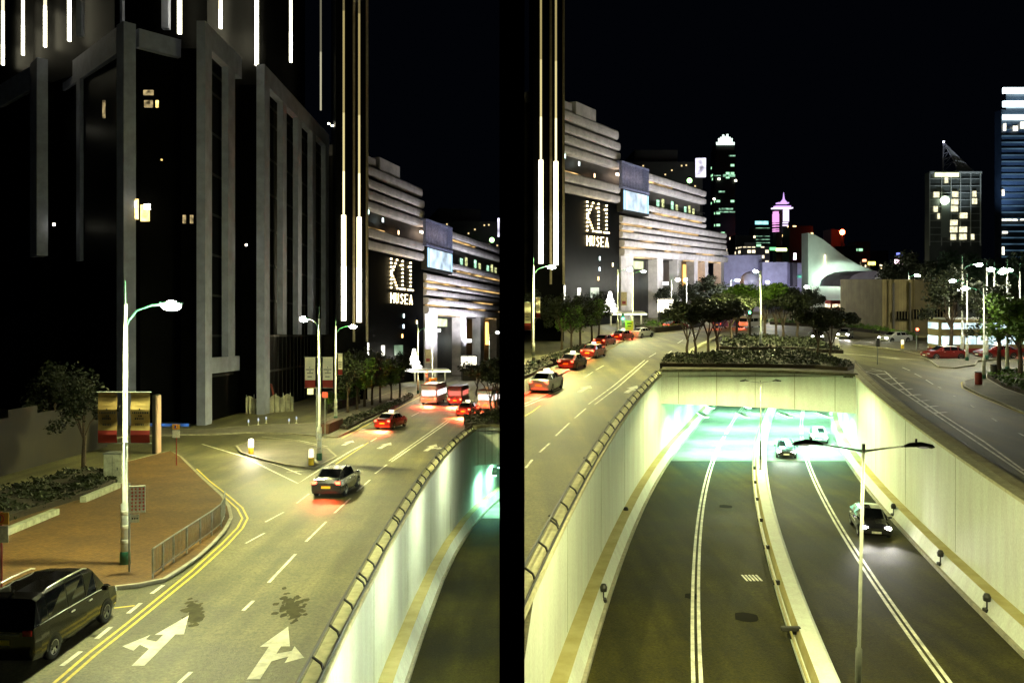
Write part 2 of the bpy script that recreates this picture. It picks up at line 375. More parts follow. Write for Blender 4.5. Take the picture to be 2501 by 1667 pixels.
barrier('R', lambda y: XR(y) + 15.55, 1, 17, 130, 'long pale barrier with stained ledge on the headlight side of the right-hand underpass')
retaining('R', wallxR, 17, 130, 'tall cream concrete wall left of the four lane underpass, iron railing on top', 0, .45, -1)
retaining('R', wallxR2, 17, 130, 'tall cream concrete wall on the far right side of the four lane underpass', 0, .45, 1)
side_rail('R', wallxR, 19, PY_R - .3, 'low black iron railing along the left top edge of the four lane underpass', None, -1)
q = MB('R'); ys = frange(17, 88, 3)
q.ribbon([(wallxR2(y) + .75, y, 0) for y in ys], .5, conc_cop, .22, .22); q.ribbon([(wallxR2(y) + 1.25, y, 0) for y in ys], .12, kerbm, .1, .1)
struct(q, 'kerb')
# median with yellow top and side rails
root = thing('median_barrier', 'pale raised concrete median dividing the four lane underpass', 'barrier', W('R', (XR(17) + 7.9, 17, rh(17))), world_org=True)
q = MB('R'); ys = frange(17, 128, 2.5)
pr = [(7.35, 0), (7.35, .16), (7.5, .2), (7.62, .62), (8.22, .62), (8.36, .2), (8.5, .16), (8.5, 0)]
for y0, y1 in zip(ys, ys[1:]):
    for (a, ha), (b, hb) in zip(pr, pr[1:]):
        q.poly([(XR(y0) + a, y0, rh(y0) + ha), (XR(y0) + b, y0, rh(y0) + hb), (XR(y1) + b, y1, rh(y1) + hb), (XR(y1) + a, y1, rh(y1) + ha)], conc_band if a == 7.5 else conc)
q.build('barrier_body', root)
q = MB('R'); q.tube([(XR(y) + 7.3, y, rh(y) + .5) for y in ys], .05, mat('rail_pale', (.30, .27, .10), .6, var=.3), 6); q.build('side_rail', root)
for y in frange(20, 70, 6.2): q = MB('R'); q.cbox((XR(y) + 7.38, y, rh(y) + .42), (.3, .12, .2), dark); q.build('rail_bracket', root)
for y, l in ((32.2, 'small black bracket box on the median near the bottom of the picture'),):
    q = MB('R'); q.cbox((XR(y) + 7.3, y, rh(y) + .6), (.75, .18, .16), dark, 0, .03); q.cbox((XR(y) + 7.3, y, rh(y) + .38), (.12, .12, .3), dark)
    single(q, 'bracket_box', l, 'bracket')
# small fittings on barrier kerb (reflectors, hoses)
for (y, f, l) in ((35.2, lambda y: XR(y) + 15.75, 'dark round lamp box on the right barrier, nearest the bottom edge'), (42, lambda y: XR(y) + 15.75, 'small dark reflector post on the right barrier between two others'),
               (53, lambda y: XR(y) + 15.75, 'small dark reflector post on the right barrier beside the near lamp pole'), (36.5, lambda y: XR(y) - .2, 'small dark bracket on the left barrier of the four lane underpass'),
               (52, lambda y: XR(y) - .75, 'small dark stub at the foot of the left wall of the four lane underpass')):
    q = MB('R'); q.lathe((f(y), y, rh(y) + .3), [(.03, 0), (.03, .35), (.14, .38), (.16, .55), (.10, .68), (0.01, .7)], dark, 10); q.cbox((f(y), y, rh(y) + .3), (.25, .3, .14), dark, 0, .02)
    single(q, 'reflector_post', l, 'reflector')
def tunnel(side, xa, xb, py, top0, bot0, top1, bot1, label, back=60):
    root = thing('tunnel_portal', label, 'portal', W(side, (xa, py, 0)), world_org=True)
    n = 16; q = MB(side); vs = []
    def pt(i):
        t = i / n; x = xa + (xb - xa) * t; bow = 1.2 * math.sin(math.pi * t)
        return x, py + bow * .6, top0 + (top1 - top0) * t + .1 * math.sin(math.pi * t), bot0 + (bot1 - bot0) * t
    for i in range(n):
        a, b = pt(i), pt(i + 1)
        q.poly([(a[0], a[1], a[3]), (b[0], b[1], b[3]), (b[0], b[1], b[2]), (a[0], a[1], a[2])], conc)
        q.poly([(a[0], a[1], a[3]), (a[0], a[1] + 1.0, a[3]), (b[0], b[1] + 1.0, b[3]), (b[0], b[1], b[3])], conc)
        q.poly([(a[0], a[1], a[2]), (b[0], b[1], b[2]), (b[0], b[1] + .6, b[2]), (a[0], a[1] + .6, a[2])], conc)
    q.build('headwall', root)
    q = MB(side); q.ribbon([(pt(i)[0], pt(i)[1] - .05, pt(i)[2]) for i in range(n + 1)], .7, mat('old_coping', (.10, .09, .05), .9, var=.4, scale=2), .25, .24); q.build('coping', root)
    for k in range(5):
        q = MB(side); i = 1.5 + k * 3.2; x, y, t_, b_ = pt(i); q.cbox((x, y - .02, (t_ + b_) / 2), (.05, .02, t_ - b_ - .1), mat('joint', (.10, .10, .06), .9)); q.build('joint', root)
    q = MB(side); q.poly([(xa - 1, py + .9, bot0 + .02), (xb + 1.5, py + .9, bot1 + .02), (xb + 34, py + back, bot1 - 2.5), (xa + 8, py + back, bot0 - 2.5)], conc); q.build('ceiling', root)
    return root
tunnel('R', wallxR(PY_R) - .05, wallxR2(PY_R) + .1, PY_R, .45, -2.4, .05, -3.3, 'wide curved cream concrete headwall over the four lane tunnel mouth')
# sunken road, left (one lane strip seen before the dividing wall)
g = MB('L'); ys = frange(8, 112, 4)
for a, b in zip(ys, ys[1:]):
    xa, xb = min(XL(a), -WT), min(XL(b), -WT)
    if xa < -WT - .001 or xb < -WT: g.poly([(xa, a, rh(a)), (-WT, a, rh(a)), (-WT, b, rh(b)), (xb, b, rh(b))], asphalt2 if a < 74 else glow_floor)
struct(g, 'road')
def clipL(fn):
    return lambda y: min(fn(y), -WT - .01)
barrier('L', XL, -1, 17, 94, 'long pale barrier with stained ledge beside the single visible lane of the left-hand underpass')
retaining('L', wallxL, 17, 98, 'tall cream concrete wall of the left-hand underpass, iron railing on top', 0, .45, -1)
side_rail('L', wallxL, 19, PY_L - .3, 'low black iron railing along the top of the left-hand underpass wall', None, -1)
tunnel('L', wallxL(PY_L) - .05, -WT - .005, PY_L, .25, -3.2, .25, -3.2, 'short stretch of cream headwall over the left-hand tunnel mouth', 22)
# tunnel ceiling lights
def tunnel_lights(side, rows, ys, e, group):
    for ri, (xf, lab) in enumerate(rows):
        for j, y in enumerate(ys):
            x = xf(y); z = -3.9 - .045 * (y - 78)
            q = MB(); q.cbox((0, 0, .06), (.5, 3.4, .1), steel, 0, .02); q.cbox((0, 0, -.01), (.4, 3.2, .04), emit('tunnel_tube', (.35, 1.0, .68), 5))
            o = single(q, 'tunnel_light', lab + ', ' + ('nearest the mouth', 'second from the mouth', 'third from the mouth', 'deepest in')[j], 'ceiling light', group)
            o.location = W(side, (x, y, z)); area((o.location.x, o.location.y, o.location.z - .1), .5, 3.4, e, (.38, 1.0, .68))
tunnel_lights('R', [(lambda y: XR(y) + 2.5, 'mint tube light over the leftmost tunnel lane'), (lambda y: XR(y) + 6.2, 'mint tube light just left of the tunnel median'), (lambda y: XR(y) + 10.2, 'mint tube light just right of the tunnel median'), (lambda y: XR(y) + 13.9, 'mint tube light over the rightmost tunnel lane')], (80.2, 88, 98, 110), 115, 'tunnel ceiling lights')
tunnel_lights('L', [(lambda y: -1.7 + (y - 79) * .05, 'long mint tube light on the ceiling of the left-hand tunnel')], (80.3, 87), 90, 'left tunnel ceiling lights')
for i, (y, l) in enumerate(((24, 'added unseen floodlight low on the dividing wall, nearest the lay-by'), (34, 'second added unseen floodlight on the dividing wall over the left underpass'), (46, 'third added unseen floodlight on the dividing wall over the left underpass'), (60, 'farthest added unseen floodlight on the dividing wall over the left underpass'))):  # unseen floodlights added to brighten the left underpass
    t = thing('added_floodlight', l, 'floodlight', W('L', (-WT, y, .6)), group='added floodlights along the dividing wall'); q = MB(); q.cbox((-.05, 0, 0), (.1, .4, .22), dark, 0, .02); q.build('housing', t)
    q = MB(); q.cbox((-.105, 0, 0), (.01, .34, .16), lampc); q.build('lens', t); area((0, 0, 0), .3, .2, 95, (.92, 1, .62), (-1, .12, -.75), t).location = (-.14, 0, 0)

# ---------------------------------------------------------------- markings and pavements
def gp(side, pts, h=0.0): return [G(side, u, v, h) for u, v in pts]
def line(q, side, pts, wd=.12, m=white, z=.008): q.ribbon(gp(side, pts), wd, m, z)
def arrow(q, side, base, tip, branch=1, sc_=1.0):
    """straight-ahead arrow with a side arrow (branch 1 right, -1 left, 0 none)"""
    a, b = G(side, *base), G(side, *tip); d = b - a; L = d.length; d.normalize(); r = Vector((d.y, -d.x, 0))
    def p(x, y): v = a + d * y * L + r * x * sc_; return (v.x, v.y, .009)
    q.poly([p(-.17, 0), p(.17, 0), p(.17, .60), p(-.17, .60)], white)
    q.poly([p(-.42, .58), p(.42, .58), p(0, 1)], white)
    if branch:
        s = branch
        q.poly([p(.17 * s, .30), p(.17 * s, .44), p(.62 * s, .50), p(.62 * s, .40)][::s], white)
        q.poly([p(.55 * s, .27), p(.55 * s, .58), p(1.0 * s, .36)][::s], white)
L_ = MB('L')
line(L_, 'L', [(60, 1712), (132, 1667), (217, 1594), (302, 1528), (387, 1459), (464, 1397), (542, 1327), (580, 1288), (592, 1265), (580, 1242), (550, 1215), (503, 1176), (472, 1145)], .1, yellow)
line(L_, 'L', [(110, 1700), (155, 1667), (236, 1596), (320, 1529), (403, 1461), (478, 1400), (556, 1329), (592, 1290), (605, 1265), (592, 1239), (560, 1211), (512, 1174), (480, 1144)], .1, yellow)
for p in ([(151, 1625), (197, 1590)], [(236, 1559), (271, 1530)], [(313, 1497), (344, 1472)], [(370, 1449), (399, 1428)]): line(L_, 'L', p, .14)
line(L_, 'L', [(279, 1484), (329, 1478)], .12, yellow)
arrow(L_, 'L', (337, 1625), (461, 1502), -1); arrow(L_, 'L', (619, 1658), (704, 1529), 1)
for p in ([(437, 1667), (466, 1640)], [(594, 1490), (619, 1466)], [(656, 1422), (722, 1352)], [(747, 1322), (797, 1273)], [(817, 1252), (856, 1216)], [(872, 1199), (904, 1171)], [(916, 1156), (945, 1134)]): line(L_, 'L', p, .12)
line(L_, 'L', [(950, 1125), (1020, 1076), (1092, 1026)], .13); line(L_, 'L', [(956, 1127), (1027, 1078), (1098, 1028)], .13)
for p in ([(648, 1274), (693, 1250)], [(600, 1326), (646, 1301)], [(725, 1228), (755, 1205)]): line(L_, 'L', p, .1)
arrow(L_, 'L', (838, 1087), (862, 1075), 0, 1.1); arrow(L_, 'L', (925, 1095), (955, 1080), 0, 1.1); arrow(L_, 'L', (1039, 1101), (1066, 1084), 1, 1.1)
line(L_, 'L', [(494, 1084), (600, 1116), (660, 1147), (728, 1180), (776, 1149), (825, 1120), (858, 1100), (888, 1085)], .16)
line(L_, 'L', [(600, 1112), (690, 1140), (735, 1158)], .12); line(L_, 'L', [(700, 1152), (760, 1148)], .12)
line(L_, 'L', [(640, 1066), (730, 1075), (800, 1090)], .12)
line(L_, 'L', [(786, 1156), (850, 1113), (900, 1080)], .1, yellow)
line(L_, 'L', [(835, 1070), (880, 1046), (944, 1012), (1000, 982), (1040, 962)], .12, yellow)
for p in ([(935, 1058), (952, 1048)], [(972, 1036), (990, 1026)], [(1005, 1016), (1023, 1007)], [(905, 1078), (920, 1069)]): line(L_, 'L', p, .12)
line(L_, 'L', [(1120, 1012), (1180, 975)], .12); line(L_, 'L', [(1120, 1028), (1150, 1009)], .12)
struct(L_, 'road_markings')
rng = random.Random(12)                                      # drips and smears of oil, denser towards the middle
for (u, v, su, sv) in ((716, 1482, 26, 26), (474, 1498, 17, 24)):
    q = MB('L')
    for k in range(150):
        p = G('L', u + rng.gauss(0, su * .55), v + rng.gauss(0, sv * .55)); r_ = rng.uniform(.03, .13)
        q.poly([(p.x + r_ * rng.uniform(.6, 1.2) * math.cos(t * .785), p.y + 1.6 * r_ * rng.uniform(.6, 1.2) * math.sin(t * .785), .004 + k * .00002) for t in range(8)], mat('oil_stain', (.062, .058, .027), .8, var=.3, scale=3, spec=.1))
    struct(q, 'oil_stain')
R_ = MB('R')
line(R_, 'R', [(1452, 988), (1510, 944), (1583, 880)], .13); line(R_, 'R', [(1437, 987), (1497, 943), (1575, 879)], .13)
for p in ([(1403, 1021), (1431, 997)], [(1357, 1064), (1391, 1032)], [(1318, 1104), (1342, 1082)], [(1284, 1142), (1300, 1122)], [(1428, 921), (1448, 908)], [(1455, 903), (1475, 892)], [(1585, 872), (1602, 862)], [(1625, 868), (1640, 857)]): line(R_, 'R', p, .12)
arrow(R_, 'R', (1415, 957), (1442, 941), 0, 1.2); arrow(R_, 'R', (1529, 959), (1556, 941), 1, 1.2)
line(R_, 'R', [(1281, 992), (1330, 972), (1375, 950)], .13); line(R_, 'R', [(1281, 986), (1326, 967), (1368, 947)], .13)
line(R_, 'R', [(1281, 1016), (1300, 1005), (1320, 990)], .12, yellow)
line(R_, 'R', [(1340, 932), (1420, 886), (1500, 846), (1540, 822)], .12, yellow)
for p in ([(1655, 838), (1668, 830)], [(1690, 820), (1702, 813)]): line(R_, 'R', p, .12)
# right carriageway
line(R_, 'R', [(2111, 906), (2140, 915), (2220, 968), (2300, 1022), (2390, 1082), (2450, 1122), (2520, 1170)], .13)
line(R_, 'R', [(2128, 900), (2162, 907), (2194, 936), (2226, 963), (2300, 1012), (2402, 1077), (2501, 1149)], .13)
line(R_, 'R', [(2111, 905), (2162, 906)], .2)
for (u, v) in ((2150, 913), (2168, 924), (2186, 936), (2206, 950), (2226, 964), (2246, 978), (2268, 992), (2290, 1007)): line(R_, 'R', [(u - 10, v + 1), (u + 22, v - 1)], .3)
for p in ([(2204, 897), (2223, 905)], [(2234, 912), (2251, 921)], [(2261, 927), (2279, 938)], [(2291, 944), (2298, 947)], [(2328, 966), (2334, 968)], [(2371, 989), (2380, 995)], [(2423, 1021), (2434, 1028)], [(2488, 1057), (2501, 1064)]): line(R_, 'R', p, .12)
line(R_, 'R', [(2520, 1018), (2448, 991), (2395, 969), (2350, 947), (2348, 934), (2377, 922)], .1, yellow)
line(R_, 'R', [(2100, 830), (2180, 850), (2260, 868)], .12); line(R_, 'R', [(2050, 862), (2120, 868), (2200, 876), (2257, 878)], .3)
line(R_, 'R', [(1620, 815), (1720, 806), (1830, 803)], .2, yellow)
struct(R_, 'road_markings')

def pavement(side, pts, m=pavers, h=.13, name='pavement', kerb=True):
    q = MB(side); P_ = gp(side, pts); q.prism(P_, -.05, h, kerbm, m); struct(q, name)
    if kerb:
        q = MB(side); q.ribbon(P_ + [P_[0]], .16, kerbm, h + .012, .012); struct(q, 'kerb')
pavement('L', [(-260, 1600), (0, 1500), (120, 1478), (200, 1458), (271, 1441), (340, 1433), (402, 1420), (445, 1393), (484, 1366), (522, 1331), (549, 1300), (565, 1269), (559, 1242), (542, 1215), (495, 1172), (464, 1141), (441, 1118), (415, 1104), (321, 1128), (200, 1160), (0, 1230), (-420, 1330)])
pavement('L', [(590, 1108), (640, 1124), (700, 1138), (766, 1146), (792, 1134), (822, 1118), (800, 1098), (720, 1080), (620, 1078), (578, 1092)], paving)
pavement('L', [(826, 1069), (880, 1040), (944, 1007), (1000, 978), (1040, 956), (1052, 946), (1000, 944), (930, 968), (860, 1000), (770, 1035), (640, 1040), (560, 1046), (520, 1050), (320, 1050), (0, 1075), (-200, 1085), (-200, 1120), (0, 1105), (321, 1066), (520, 1062), (600, 1058), (700, 1060), (770, 1066)], paving)
pavement('R', [(1281, 968), (1345, 930), (1420, 888), (1500, 846), (1545, 818), (1500, 812), (1430, 838), (1350, 866), (1281, 880)], paving)
pavement('R', [(2379, 926), (2354, 934), (2357, 947), (2395, 966), (2448, 987), (2499, 1009), (2600, 1050), (2600, 1000), (2499, 968), (2448, 950), (2411, 928)], paving)
pavement('R', [(2261, 875), (2293, 898), (2330, 900), (2381, 893), (2387, 883), (2440, 878), (2430, 870), (2300, 866)], paving)
pavement('R', [(2080, 842), (2120, 828), (2260, 836), (2330, 846), (2325, 856), (2200, 856)], paving)
pavement('R', [(2190, 880), (2560, 900), (2700, 960), (2700, 905), (2440, 884)], paving, kerb=False) if 0 else None

# ---------------------------------------------------------------- street lamps
def lamp_proto(hgt, arm, label, white_base=True, head_m=lampw, two=False, glob=1.0):
    t = thing('street_lamp', label, 'street lamp')
    q = MB(); q.lathe((0, 0, 0), [(.17, .6), (.165, hgt * .24), (.10, hgt * .245), (.075, hgt)], polew if white_base else steel, 12)
    q.build('pole', t, True)
    q = MB(); q.lathe((0, 0, 0), [(.20, 0), (.20, .55), (.175, .6), (.17, .62)], greenp, 12); q.build('base', t, True)
    if white_base:
        for z in (.9, 1.45, 2.0): q = MB(); q.lathe((0, 0, 0), [(.172, z), (.178, z + .04), (.178, z + .14), (.172, z + .18)], white, 12); q.build('band', t, True)
    for sg in ((1, -1) if two else (1,)):
        q = MB(); q.tube([(0, 0, hgt - 1.1), (.12 * sg, 0, hgt - .65), (.45 * sg, 0, hgt - .22), (arm * .7 * sg, 0, hgt - .02), (arm * sg, 0, hgt)], .045, greenp if white_base else steel, 8); q.build('arm', t, True)
        q = MB(); q.cbox((arm * sg + .3 * sg, 0, hgt + .05), (.85, .34, .13), greenp if white_base else steel, 0, .04); hd = q.build('lamp_head', t)
        q = MB(); q.ball((arm * sg + .3 * sg, 0, hgt - .05), .24 * glob, head_m, 14, 8, (1.6, .95, .8)); q.build('lens', hd, True)
    if two == 0:
        q = MB(); q.tube([(0, 0, hgt), (0, 0, hgt + .9)], .025, greenp, 6); q.build('finial', t)
    return t
def place_lamp(proto, side, u, v, deg, label, scale=1.0, first=False, Y=None, group='street lamps along the roads'):
    p = G(side, u, v) if Y is None else GY(side, u, v, Y)
    o = proto if first else dup(proto, (0, 0, 0))
    o.location = W(side, p); o.rotation_euler = (0, 0, R(deg)); o.scale = (scale,) * 3; o['label'] = label; o['group'] = group
    return o
LP = lamp_proto(10, 1.5, 'x')
A_ = place_lamp(LP, 'L', 306, 1384, -3, 'nearest lamp post, white pole with green foot on the orange pavement, blazing white head', first=True)
spot(A_, (1.8, 0, 9.85), 3600, (1, .98, .34), 165); point(A_, (1.8, -.1, 9.7), 900, (.92, 1, .55), .35)
# ---- lamps copied without their light; every lit lamp in reach of the roads gets its own
def lit(o, e, col=(1, .98, .36), arm=1.8, h=9.85, pt=.09, size=165):
    spot(o, (arm, 0, h), e, col, size)
    if pt: point(o, (arm, -.15, h - .1), e * pt, col, .3)
B_ = place_lamp(LP, 'L', 780, 1127, 140, 'tall white lamp post on the small triangular island beside the yellow bollard'); lit(B_, 7000)
C_ = place_lamp(LP, 'L', 820, 1030, 0, 'white lamp post on the far pavement just behind the island lamp post', .98); lit(C_, 3200)
D_ = place_lamp(LP, 'L', 1021, 962, 0, 'white lamp post at the far end of the tree row beside the yellow sign'); lit(D_, 3000, (1, .8, .4))
E_ = place_lamp(LP, 'L', 1056, 958, 60, 'thin lamp post before the lit canopy, left street', .97); lit(E_, 800)
F_ = place_lamp(LP, 'L', 1195, 930, 20, 'lamp post rising from dark crowns next to the dividing wall', .95)
H_ = place_lamp(LP, 'R', 1303, 896, 0, 'white lamp post by the pale banner pair, right of the dividing wall'); lit(H_, 11000)
I_ = place_lamp(LP, 'R', 1509, 820, 0, 'white lamp post by the traffic light under the dark striped facade', 1.02); lit(I_, 3200, (1, .95, .38))
J_ = place_lamp(LP, 'R', 1545, 815, 10, 'thin lamp post before the lit canopy, right street', 1.0); lit(J_, 1500)
K_ = place_lamp(LP, 'R', 1858, 858, 95, 'tall white lamp post rising through the tree group on the planted mound', .98); lit(K_, 9000, (1, 1, .42))
for i, (u, v, d, l, e, s_) in enumerate([
    (2403, 928, 150, 'white lamp post on the corner of the right-hand pavement by the litter bin', 500, .80),
    (2362, 883, 180, 'lamp post right beside the double deck bus', 400, .86),
    (2460, 910, 190, 'brightest lamp post on the right, head in front of the blue tower', 600, .97),
    (2350, 872, 0, 'lamp post left of the bus whose head glares over the dark trees', 500, 1.04),
    (2318, 862, 20, 'slim lamp post close to the dark trunk left of the bus', 0, .74),
    (2410, 880, 0, 'lamp post with a cool white head between the two brightest on the right', 0, .98),
    (2491, 890, 170, 'lamp post at the right edge of the picture', 0, .95),
    (2428, 868, 0, 'thin lamp post far behind the bus roof', 0, .98)]):
    o = place_lamp(LP, 'R', u, v, d, l, s_)
    if e: lit(o, e * .55, (.95, .95, .55))
LF = lamp_proto(10, 1.5, 'x', glob=1.6); LF_used = []
for i, (u, v, Y, l) in enumerate([(1785, 742, 190, 'lamp head glowing above the dark crowns left of the mound lamp post'), (1874, 740, 170, 'lamp behind the tree group just right of the mound lamp post'),
    (1985, 752, 200, 'lamp at the foot of the white sloping hall, centre'), (2070, 760, 210, 'lamp before the low domed roof, left one'), (2112, 758, 180, 'lamp before the low domed roof, tallest'), (2134, 768, 200, 'lamp right of the domed roof, over the red bus'),
    (2088, 770, 260, 'small lamp low over the far junction'), (2062, 768, 290, 'tiny lamp left of the far junction'), (2108, 768, 280, 'small lamp behind the tallest far lamp'), (2122, 790, 240, 'lamp close above the far red bus roof'),
    (2219, 745, 150, 'lamp in front of the beige windowless block'), (2083, 0, 300, 'small lamp between the two tall ones before the domed roof'), (2097, 0, 310, 'low small lamp under the dome, middle'), (2127, 0, 290, 'small lamp just left of the lamp over the red bus'), (2141, 0, 320, 'small lamp high right of the dome tip'), (2052, 0, 330, 'small lamp left below the domed roof'), (2103, 0, 340, 'lowest small lamp of the far cluster'), (2146, 0, 280, 'small lamp right of the far red bus'), (2017, 0, 320, 'small lamp at the foot of the hall slope'),
    (1677, 760, 180, 'lamp over the hedge beneath the warm shop windows'), (1640, 770, 170, 'lamp over the dark crowns beneath the grey pillars')]):
    s_ = .8; o = dup(LF, (0, 0, 0)) if i else LF; vv = {1785: 684, 1874: 688, 1985: 700, 2070: 706, 2112: 698, 2134: 719, 2088: 727, 2062: 727, 2108: 718, 2083: 712, 2097: 735, 2127: 727, 2141: 706, 2052: 716, 2103: 742, 2146: 735, 2017: 711, 2122: 741, 2219: 672, 1677: 683, 1640: 683}[u]
    h = CAMH + (680 - vv) * Y / F - 10 * s_
    o.location = W('R', ((u - CX) * Y / F, Y, h)); o.scale = (s_,) * 3; o.rotation_euler = (0, 0, R((i * 70) % 360)); o['label'] = l; o['group'] = 'street lamps along the roads'
    if u in (1785, 1874, 2112, 1677): lit(o, 450 if u > 2000 or u < 1700 else 2600, (.9, .9, .8), pt=.3)
for (u, v, Y, l) in ((1000, 800, 150, 'x'),): pass

# twin-arm lamps on the median
def twin(label, hgt):
    t = thing('twin_arm_lamp', label, 'street lamp', group='twin arm lamps on the underpass median')
    q = MB(); q.lathe((0, 0, 0), [(.085, 0), (.085, hgt * .33), (.05, hgt * .335), (.042, hgt + .15)], mat('weathered_steel', (.065, .07, .05), .7, .1, var=.3), 12); q.build('pole', t, True)
    q = MB(); q.lathe((0, 0, 0), [(.16, 0), (.16, .05), (.10, .08), (.10, .9), (.088, .95)], steel, 12); q.build('base', t, True)
    for sg in (1, -1):
        q = MB(); q.tube([(0, 0, hgt - .05), (.5 * sg, 0, hgt + .03), (1.2 * sg, 0, hgt + .12)], [.035, .026, .022], steel, 8); q.build('arm', t, True)
        q = MB(); q.tube([(1.1 * sg, 0, hgt + .11), (1.25 * sg, 0, hgt + .15), (1.55 * sg, 0, hgt + .17), (1.85 * sg, 0, hgt + .12), (1.92 * sg, 0, hgt + .1)], [.03, .06, .075, .06, .02], dark, 10); q.tube([(1.42 * sg, 0, hgt + .2), (1.42 * sg, 0, hgt + .32)], .028, dark, 6)
        hd = q.build('lamp_head', t, True)
        q = MB(); q.ball((1.62 * sg, 0, hgt + .10), .075, lampo, 10, 5, (2.4, .9, .6)); q.build('lens', hd, True)
    return t
def med(y): return W('R', (XR(y) + 7.92, y, rh(y) + .62))
T1 = twin('near twin arm lamp post on the underpass median, its two dark heads against the wall', 8.05); T1.location = med(23.1); T1.rotation_euler = (0, R(1.3), 0)
T2 = dup(T1, med(67.7), 0, .86, 'smaller twin arm lamp post just before the tunnel mouth'); 
for (T, k, e) in ((T1, 8.05, 520), (T2, 8.05, 520)):
    for sg in (1, -1): spot(T, (1.6 * sg, 0, k - .05), e, (1, .98, .47), 178, .3, .25)

# ---------------------------------------------------------------- big building on the left street: dark glass podium in stone frames
def wthing(name, label, cat, side, p, rot=0, group=None):
    q = Vector((p[0] * math.cos(rot) - p[1] * math.sin(rot), p[0] * math.sin(rot) + p[1] * math.cos(rot), p[2]))
    return thing(name, label, cat, W(side, q), group=group, world_org=True)
def slab(q, p0, p1, th, z0, z1, m, inw=(0, 0)):      # upright slab from p0 to p1, thickness th to the left of the direction
    a, b = Vector((p0[0], p0[1], 0)), Vector((p1[0], p1[1], 0)); d = (b - a).normalized(); n = Vector((-d.y, d.x, 0)) * th
    q.prism([a, b, b + n, a + n][::1], z0, z1, m)
pod = wthing('podium_building', 'huge dark glass building in grey stone frames behind the nearest lamp post', 'building', 'L', (-30, 85, 0))
q = MB('L'); q.prism([(-31.2, 85.6), (-31.2, 98), (-28.9, 98), (-28.9, 130.5), (-75, 130.5), (-75, 112), (-61, 102.8), (-52.6, 95), (-52.4, 99), (-39.2, 85.4), (-37.3, 85.6), (-34.2, 88.4), (-33.2, 85.6)], 0, 37.6, glass); q.build('glass_wall', pod)
def upright(nm, x0, x1, y0, y1, z0, z1, m=clad):
    q = MB('L'); q.box((x0, y0, z0), (x1, y1, z1), m); q.build(nm, pod)
upright('pillar', -28.6, -27.7, 95.5, 97.6, 0, 39.2)
upright('beam', -28.6, -27.7, 97.6, 129.4, 37.1, 39.2)
for a, b in ((103.2, 105.0), (110.6, 112.5), (118.5, 120.6), (126.9, 129.2)): upright('pillar', -28.4, -27.72, a, b, 9.0, 37.1)
upright('pillar', -31.05, -30.2, 84, 85.9, 0, 39.8)
upright('beam', -31.05, -30.2, 85.9, 95.4, 37.5, 39.8)
upright('pillar', -30.95, -30.25, 91.0, 93.2, 6.5, 37.5)
upright('low_beam', -31.05, -30.2, 85.9, 94.6, 5.0, 6.6)
def seg(nm, p0, p1, th, z0, z1):
    q = MB('L'); slab(q, p0, p1, th, z0, z1, clad); q.build(nm, pod)
seg('pillar', (-39.2, 84.6), (-38.0, 83.5), 1.2, 0, 39.6)
seg('beam', (-51.4, 97.6), (-39.25, 84.65), 1.0, 36.8, 39.4)
seg('pillar', (-48.0, 94.0), (-47.1, 93.0), .8, 17, 36.8)
seg('pillar', (-54.0, 95.6), (-51.9, 93.2), 1.1, 17.6, 39.2)
seg('beam', (-62.6, 103.6), (-54.05, 95.7), 1.0, 36.4, 39.0)
seg('beam', (-36.9, 84.4), (-34.0, 87.7), .8, 37.4, 39.2)
q = MB('L')                                                  # slim mullions and floor lines in the glass
for y in frange(99.5, 129, 1.9): q.box((-28.87, y, 0), (-28.80, y + .07, 37), dark)
for z in frange(4.5, 36, 4.2):
    q.box((-28.88, 98, z), (-28.79, 130, z + .25), dark); q.box((-31.18, 86, z), (-31.1, 95.3, z + .25), dark)
q.build('mullions', pod)
wl = emit('room_light_warm', (1, .72, .22), .35, .7, 1.2); wl2 = emit('room_light_dim', (1, .75, .35), .05, .9, 2); ws = emit('room_spot', (1, .95, .7), 3)
def litpanel(side, u0, v0, u1, v1, Y, m, nm, parent, rot=0):
    a, b = GY(side, u0, v1, Y), GY(side, u1, v0, Y); q = MB(side); q.box((a.x, Y, a.z), (b.x, Y + .15, b.z), m); return q.build(nm, parent)
for (u0, v0, u1, v1, m) in ((322, 486, 337, 535, wl), (343, 500, 364, 540, wl), (325, 492, 333, 507, ws), (352, 498, 366, 512, ws), (352, 245, 372, 262, wl2), (380, 245, 386, 262, wl), (350, 220, 374, 232, wl2),
                          (108, 298, 114, 310, ws), (129, 545, 133, 551, ws), (392, 388, 396, 392, wl), (446, 525, 453, 545, wl2), (464, 525, 471, 545, wl2), (250, 245, 256, 288, wl2)):
    Y = 84.3 if u0 < 480 else 85.4
    if u0 < 300: Y = 84 + (302 - u0) * .055 - .1
    litpanel('L', u0, v0, u1, v1, Y, m, 'lit_window', pod)
litpanel('L', 321, 1049, 505, 1056, 82.9, emit('cyan_strip', (.45, .95, 1), .9, .5, 1), 'base_light_strip', pod)
litpanel('L', 321, 1034, 460, 1049, 83.2, emit('blue_glow_glass', (.10, .35, 1), .035, .9, 1.5), 'blue_pane', pod)
for (u, v) in ((803, 302), (811, 307), (601, 598)): litpanel('L', u - 2, v - 2, u + 2, v + 2, 94 if u < 700 else 130.2, ws, 'spot_lamp', pod)
